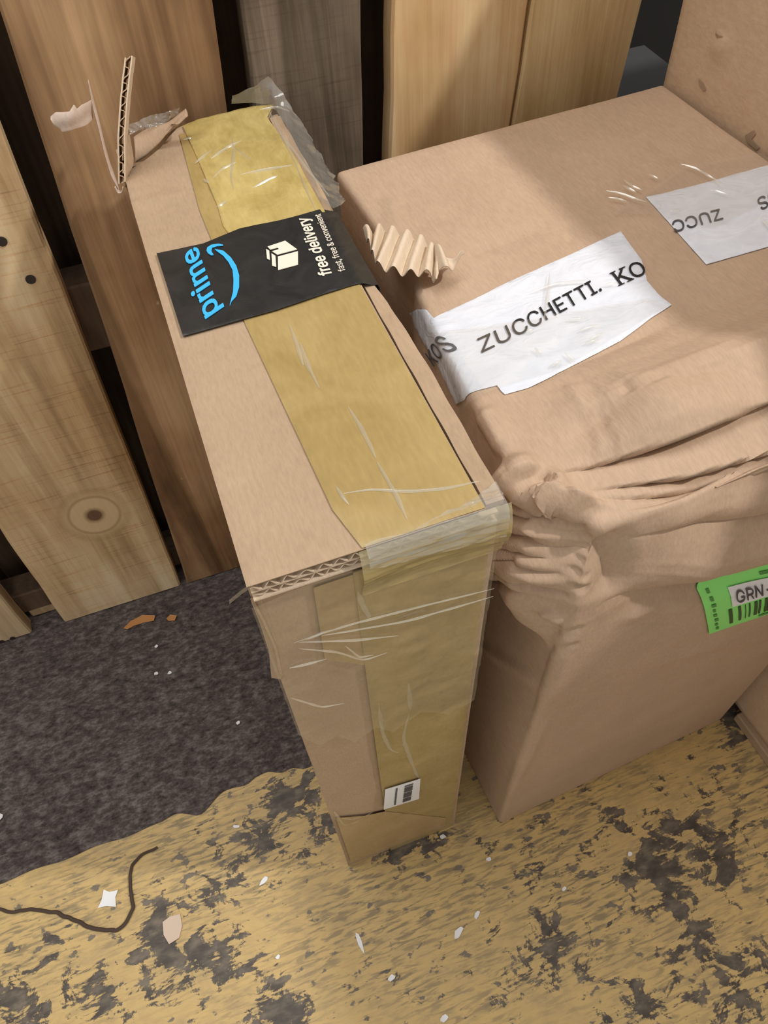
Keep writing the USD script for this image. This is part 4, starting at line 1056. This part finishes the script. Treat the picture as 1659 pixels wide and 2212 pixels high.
l1 = [(-0.0324, 0.2316), (-0.0101, 0.2083), (0.0006, 0.1938), (0.0027, 0.1837), (0.0557, 0.1945), (0.1512, 0.2095), (0.1495, 0.2001), (0.1466, 0.1775), (0.1367, 0.1561), (0.1358, 0.1409), (0.1371, 0.1302), (0.0903, 0.1165), (0.0433, 0.1084), (0.0258, 0.1042), (0.015, 0.1043), (0.0143, 0.1075), (0.014, 0.1126), (0.0045, 0.114), (-0.0066, 0.1174), (-0.021, 0.1285), (-0.0209, 0.1441), (-0.02, 0.1664), (-0.0253, 0.1944)]
lab1 = laid('label', Polygon(l1), lay_top, 0.0003, 0.0009, 'label_paper', b2, 0.0035, paper_wr, label='white paper label lettered in black, wrapped over the left edge')
l2 = [(0.1908, 0.237), (0.2306, 0.2337), (0.2947, 0.2312)] + [(0.2975, 0.232), (0.2975, 0.180)] + [(0.23, 0.1518), (0.1815, 0.1543)]
lab2 = laid('label', Polygon(l2), lay_top, 0.0003, 0.0009, 'label_paper', b2, 0.0035, paper_wr, label='white paper label with upside-down lettering under clear tape')


def label_text(text, org, end, upto, parent, bold=False, mt='print_black', h=0.0016):
    org, end, upto = map(np.asarray, (org, end, upto))
    v2, hh, f_ = fit_text(text, org, end - org, upto - org, 0.0003, bold)
    q = np.c_[v2, hh]
    return obj('lettering', (lay_top(q[:, :2], h + q[:, 2]), f_), mt, parent)


label_text('ZUCCHETTI.', (0.0159, 0.1409), (0.1048, 0.1601), (0.0179, 0.1539), lab1)
label_text('K', (0.1185, 0.1602), (0.1292, 0.1619), (0.1197, 0.1729), lab1)
label_text('O', (0.1298, 0.1616), (0.1411, 0.1625), (0.1333, 0.1756), lab1)


def bar_text(a, b, w_, parent):
    a, b = np.asarray(a), np.asarray(b)
    t_ = (b - a) / np.linalg.norm(b - a); n_ = np.array([-t_[1], t_[0]]) * w_ / 2
    return (a - n_, b - n_, b + n_, a + n_)


ser = []
for a_, b_ in (((0.1169, 0.1599), (0.122, 0.1606)), ((0.1244, 0.161), (0.1298, 0.1616)), ((0.1184, 0.1725), (0.1232, 0.1734)), ((0.1265, 0.174), (0.1317, 0.1747))):
    v_, f_ = plate(Polygon(bar_text(a_, b_, 0.0007, lab1)), 0, 0.0003)
    ser.append((lay_top(v_[:, :2], 0.0016 + v_[:, 2]), f_))
obj('serif', join(*ser), 'print_black', lab1)
label_text('KOS', (-0.023, 0.1662), (0.0068, 0.1487), (-0.0274, 0.1842), lab1, mt='ink_grey')
label_text('ZUCC', (0.2273, 0.2013), (0.1881, 0.2033), (0.2219, 0.1896), lab2, mt='ink_grey')
label_text('KOS', (0.289, 0.2064), (0.2579, 0.1995), (0.2827, 0.193), lab2, mt='ink_grey')
# clear tape over the labels, with bunched ends
TA = laid('clear_tape', Polygon([(0.1554, 0.2276), (0.2386, 0.256), (0.3051, 0.244), (0.2635, 0.1929), (0.2087, 0.1829), (0.1785, 0.2161)]).buffer(0), lay_top, 0.0020, 0.0023, 'cling_film', b2, 0.004, lambda v_: 0.0022 * np.abs(meshkit.fbm(np.stack([v_[:, 0] * 60, v_[:, 1] * 40, v_[:, 0] * 0], -1), 3, 3) - .5), smooth=True)
laid('clear_tape', Polygon([(-0.0069, 0.17), (0.0594, 0.1527), (0.1266, 0.1403), (0.1324, 0.1284), (0.0507, 0.1105), (0.0024, 0.1077), (-0.0147, 0.1158)]).buffer(0), lay_top, 0.0020, 0.0023, 'cling_film', b2, 0.004, lambda v_: 0.0026 * np.abs(meshkit.fbm(np.stack([v_[:, 0] * 70, v_[:, 1] * 60, v_[:, 0] * 0], -1), 3, 5) - .5), smooth=True)


def top2_ridges(lists, w_, h, lift):
    out = []
    for l in lists:
        p = lay_top(arc(np.array(l), 8), np.full(8, lift))
        out.append(ridge(p, TNn, w_, h))
    return join(*out)


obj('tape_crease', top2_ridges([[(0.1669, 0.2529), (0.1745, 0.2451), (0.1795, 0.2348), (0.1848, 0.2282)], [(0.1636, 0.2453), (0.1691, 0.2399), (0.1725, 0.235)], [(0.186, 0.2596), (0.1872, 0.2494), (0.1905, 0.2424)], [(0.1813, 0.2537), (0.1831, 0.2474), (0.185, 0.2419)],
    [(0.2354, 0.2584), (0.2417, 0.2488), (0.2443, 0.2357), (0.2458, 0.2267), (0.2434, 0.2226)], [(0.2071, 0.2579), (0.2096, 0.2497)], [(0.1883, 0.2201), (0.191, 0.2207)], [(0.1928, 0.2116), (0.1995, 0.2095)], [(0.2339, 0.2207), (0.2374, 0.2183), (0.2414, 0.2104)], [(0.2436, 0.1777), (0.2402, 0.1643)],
    [(0.0627, 0.1763), (0.0804, 0.1771), (0.101, 0.1708)], [(0.0558, 0.1496), (0.0713, 0.1721), (0.0819, 0.1881)], [(0.1065, 0.1628), (0.1159, 0.1609)], [(0.0688, 0.1433), (0.0771, 0.1403)], [(0.0697, 0.131), (0.0833, 0.1316)], [(0.0698, 0.1216), (0.0813, 0.1231)], [(0.0524, 0.1186), (0.0548, 0.1103)], [(0.041, 0.1129), (0.048, 0.114)], [(0.0393, 0.1293), (0.0401, 0.1222)], [(0.0668, 0.1199), (0.0766, 0.1198)], [(0.0414, 0.1445), (0.0468, 0.1453)]], 0.0022, 0.0010, 0.0034), 'film_crease_glint', b2, smooth=True, kind='stuff')

# green sticker on the front
GS = [(0.0994, 0.4688), (0.1682, 0.4492), (0.2171, 0.3408), (0.1454, 0.3658)]
a0, b0, c0_, d0 = map(np.array, GS)
GU = (b0 - a0); GV = ((d0 - a0) + (c0_ - b0)) / 2
GU = GU * 1.55; 


def gp(u_, w_):
    return a0 + GU * u_ + (d0 - a0) * w_


gpoly = Polygon([gp(0, 0), gp(1, 0), gp(1, 1), gp(0, 1)]).buffer(-0.004).buffer(0.004)
gst = laid('sticker', gpoly, lay_front, 0.0012, 0.0018, 'sticker_green', b2, 0.005, label='bright green barcode sticker', flip=True)


def g_quads(qs, mt, h, name):
    ms = []
    for (u0, u1, v0, v1) in qs:
        v_, f_ = fine(Polygon([gp(u0, v0), gp(u1, v0), gp(u1, v1), gp(u0, v1)]), 0.008, 0, 0.0003)
        ms.append((lay_front(v_[:, :2], h + v_[:, 2]), f_[:, ::-1]))
    return obj(name, join(*ms), mt, gst)


g_quads([(0.235, 0.85, 0.13, 0.46)], 'label_white', 0.0026, 'white_strip')
# bars: start and end across, in order
g_quads([(0.20, 0.225, .51, .86), (0.225, 0.232, .51, .86), (0.29, 0.315, .51, .86), (0.355, 0.36, .51, .86), (0.392, 0.405, .51, .86), (0.445, 0.475, .51, .86), (0.49, 0.51, .51, .86), (0.55, 0.575, .51, .86), (0.58, 0.60, .51, .86),
         (0.605, 0.62, .51, .86), (0.66, 0.69, .51, .86), (0.71, 0.72, .51, .86), (0.75, 0.78, .51, .86)], 'ink_green', 0.0022, 'barcode')


def g_text(text, u0, u1, v0, v1, mt, h, turn=False):
    o = gp(u0, v1); e1 = gp(u1, v1) - o; e2 = gp(u0, v0) - o
    if turn:
        o = gp(u0, v0); e1 = gp(u0, v1) - o; e2 = gp(u1, v0) - o
    v2, hh, f_ = fit_text(text, o, e1, e2, 0.0003)
    q = np.c_[v2, hh]
    return obj('lettering', (lay_front(q[:, :2], h + q[:, 2]), f_[:, ::-1]), mt, gst)


g_text('GRN-5', 0.275, 0.68, 0.18, 0.395, 'ink_grey', 0.0036)
obj_small = []
for k in range(8):                                                    # the tiny unreadable marks down the sticker's edge
    obj_small.append((0.062 + .004 * (k % 2), 0.088 + .006 * (k % 3), 0.09 + .108 * k, 0.145 + .108 * k))
for q_ in obj_small + [(0.53, 0.66, 0.05, 0.085), (0.50, 0.70, 0.91, 0.95)]:
    g_quads([q_], 'ink_pale_green', 0.0022, 'small_print')

# ------------------------------------------------------------------ tall box at the right
b3 = thing('tall_box', 'tall plain brown cardboard box at the right edge, above and beside the crushed box', 'cardboard box', (0.17357, -0.01933, 0), (0, 0, math.degrees(YAW2)))
x0b, x0t, x1b, y0b, y1b, hb = 0.3225, 0.3075, 0.72, -0.36, 0.379, 0.86


def wallpt(A, B):
    """Left face of the tall box: leans a little over the crushed box."""
    x = x0b + (x0t - x0b) * B / 0.587
    w_ = 0.0014 * (meshkit.fbm(np.stack([A * 8, B * 8, A * 0 + 5], -1), 3) - .5) * 2
    w_ = w_ - 0.004 * np.exp(-(((A - 0.325) / .006) ** 2 + ((B - 0.632) / .006) ** 2))
    return x + w_


A, B = np.meshgrid(np.linspace(y0b, y1b, 120), np.linspace(0.016, hb, 120), indexing='ij')
obj('left_panel', thick(np.stack([wallpt(A, B), A, B], -1)[::-1], 0.005, (-1, 0, 0)), 'kraft_tall', b3, smooth=True)
obj('front_panel', box(x0b + .001, x1b, y0b - .002, y0b + .003, 0.0, hb, 0.0008), 'kraft_tall', b3)
obj('back_panel', box(x0b - .010, x1b, y1b - .0045, y1b + .0005, 0.0, hb, 0.0008), 'kraft_tall', b3)
obj('right_panel', box(x1b - .005, x1b, y0b, y1b - .005, 0.0, hb, 0.0008), 'kraft_tall', b3)
obj('top_flap', box(x0t - .008, x1b, y0b, (y0b + y1b) / 2 - .001, hb, hb + .005, 0.0008), 'kraft_tall', b3)
obj('top_flap', box(x0t - .008, x1b, (y0b + y1b) / 2 + .001, y1b, hb, hb + .005, 0.0008), 'kraft_tall', b3)
obj('bottom_flap', box(x0b - .0075, x0b + .006, y0b, -0.004, 0.0, 0.0155, 0.0015), 'kraft', b3, label='pale folded lip along the bottom edge')
for (yy, zz, rr_) in ((0.330, 0.640, .0035), (0.352, 0.700, .003), (0.345, 0.675, .0025)):
    s_ = trimesh.creation.icosphere(subdivisions=2, radius=rr_)
    vv = s_.vertices * [0.5, 1.2, 0.8] * (0.8 + 0.5 * meshkit.noise(s_.vertices * 600)[:, None])
    obj('scuff', (vv + [x0b + (x0t - x0b) * zz / .587 - .0002, yy, zz], s_.faces), 'kraft', b3, smooth=True)

sm = []
for pts_ in ([(0.2735, 0.5874), (0.2665, 0.595), (0.2635, 0.5935), (0.266, 0.588), (0.2554, 0.5865), (0.2579, 0.5831), (0.2683, 0.5839)], [(0.339, 0.6036), (0.3338, 0.6029), (0.3274, 0.5998), (0.3298, 0.5973), (0.3365, 0.5996)]):
    v_, f_ = fine(Polygon(pts_).buffer(0), 0.004, 0, 0.0003)
    sm.append((np.stack([wallpt(v_[:, 0], v_[:, 1]) - .0004 - v_[:, 2], v_[:, 0], v_[:, 1]], -1), f_[:, ::-1]))
for q_ in sm:
    obj('smudge', q_, 'smudge_brown', b3)

# ------------------------------------------------------------------ scraps and threads on the floor
def scrap(name, pts, mt, label, cat, z=0.0004, curl=0.002, t=0.0006, group=None):
    p = Polygon(pts).buffer(0)
    v_, f_ = fine(p, 0.004)
    c_ = v_[:, :2].mean(0)
    r_ = np.linalg.norm(v_[:, :2] - c_, axis=1) / (np.linalg.norm(v_[:, :2] - c_, axis=1).max() + 1e-9)
    zz = z + t * v_[:, 2] + curl * r_ ** 2 * (0.3 + 0.7 * meshkit.noise(np.c_[v_[:, :2] * 60, v_[:, :1] * 0 + len(pts)]))
    return obj(name, (np.c_[v_[:, :2], zz], f_), mt, smooth=40, label=label, category=cat, group=group)


scrap('paper_scrap', [(-0.26, 0.0713), (-0.2545, 0.0668), (-0.2451, 0.0652), (-0.249, 0.0594), (-0.2495, 0.0489), (-0.2589, 0.0538), (-0.2687, 0.0551), (-0.2639, 0.0615)], 'scrap_white', 'star-shaped white paper scrap on the yellow floor at the left', 'paper scrap')
scrap('cardboard_scrap', [(-0.2046, 0.0169), (-0.1961, 0.0194), (-0.1853, 0.0178), (-0.1856, 0.0061), (-0.1906, -0.0041), (-0.2019, -0.0063), (-0.2059, 0.0044)], 'scrap_beige', 'oval pale beige cardboard scrap on a dark worn patch', 'cardboard scrap')
scrap('wood_splinter', [(-0.1889, 0.3825), (-0.1782, 0.391), (-0.1619, 0.3944), (-0.1455, 0.3865), (-0.1486, 0.3795), (-0.1626, 0.3826), (-0.1752, 0.3823), (-0.1845, 0.3793)], 'scrap_orange', 'long orange wood splinter on the carpet near the pallet', 'wood splinter', z=0.0040, curl=.003)
scrap('wood_chip', [(-0.1321, 0.3768), (-0.1261, 0.3812), (-0.1182, 0.3759), (-0.122, 0.3698), (-0.1304, 0.3723)], 'scrap_orange', 'short orange wood chip on the carpet, right of the long splinter', 'wood chip', z=0.0040)


def blob(px, w_, h_, ang, seed):
    r = np.random.default_rng(seed)
    th = np.linspace(0, 2 * math.pi, 9)[:-1] + r.uniform(-.25, .25, 8)
    q = np.stack([np.cos(th) * w_, np.sin(th) * h_], 1) * r.uniform(.7, 1.15, (8, 1))
    ca, sa = math.cos(ang), math.sin(ang)
    return np.asarray(px) + q @ np.array([[ca, sa], [-sa, ca]])


WHITE = [((0.0872, -0.1027), .008, .0035, .7, 'white curled plastic shred lying lower right of the tall parcel', 0),
         ((0.1123, -0.094), .005, .0022, .7, 'thin white shred just above the curled one', 0),
         ((-0.0126, -0.0756), .003, .010, .1, 'upright white smear-like shred below the tall parcel', 0),
         ((0.007, -0.1161), .004, .003, .2, 'white crumb near the bottom centre of the floor', 0),
         ((-0.0973, -0.0577), .0028, .002, .3, 'tiny white crumb left of the upright shred', 0),
         ((0.1086, -0.0089), .004, .0028, .1, 'white crumb beside the foot of the tall parcel', 0),
         ((0.1469, -0.048), .003, .0026, .2, 'small white crumb below the corner of the crushed box', 0),
         ((0.2103, -0.1034), .003, .002, .4, 'white crumb by the grey patch below the crushed box', 0),
         ((-0.0922, 0.018), .006, .0028, .4, 'pinkish white crumb on the floor left of the parcel foot', 0),
         ((-0.1071, 0.084), .005, .0018, -.5, 'small white sliver on a yellow patch by the carpet edge', 0),
         ((0.2939, -0.0975), .003, .0025, .2, 'white crumb in the shade in front of the crushed box', 0),
         ((0.0447, -0.1665), .005, .003, .2, 'white crumb at the very bottom of the floor', 0),
         ((-0.3629, 0.1907), .004, .005, .2, 'white chip on the carpet at the left edge', .004),
         ((-0.1525, 0.3407), .0028, .0022, .2, 'white speck on the carpet below the orange chips', .004),
         ((-0.1593, 0.3027), .003, .0025, .2, 'left one of two white specks side by side on the carpet', .004),
         ((-0.1427, 0.2977), .003, .0025, .2, 'right one of two white specks side by side on the carpet', .004),
         ((-0.0759, 0.2006), .003, .0022, .2, 'white speck on the dark carpet nearest the parcel', .004)]
for k, (c, w_, h_, an, lb_, zz) in enumerate(WHITE):
    scrap('white_shred', blob(c, w_, h_, an, 50 + k), 'scrap_white', lb_, 'debris', z=0.0003 + zz, curl=0.0015, group='white bits scattered on the floor and carpet')
th_ = np.array([(-0.3993, 0.1047), (-0.3705, 0.0911), (-0.3563, 0.0824), (-0.3368, 0.08), (-0.3132, 0.0669), (-0.2927, 0.0507), (-0.2725, 0.0347), (-0.2516, 0.025), (-0.241, 0.0291), (-0.2324, 0.0425), (-0.231, 0.0639), (-0.2276, 0.0853), (-0.2157, 0.0911), (-0.1967, 0.0944)])
th_ = arc(th_, 160)
th_ = th_ + 0.004 * (np.stack([meshkit.fbm(np.c_[th_ * 120, th_[:, :1] * 0 + q_], 2, 60 + q_) for q_ in (0, 1)], 1) - .5)
obj('thread', tube(np.c_[th_, np.full(len(th_), 0.0020)], 0.0021, 160), 'thread_brown', smooth=True, label='dark brown frayed thread curling over the yellow floor by the carpet', category='thread')
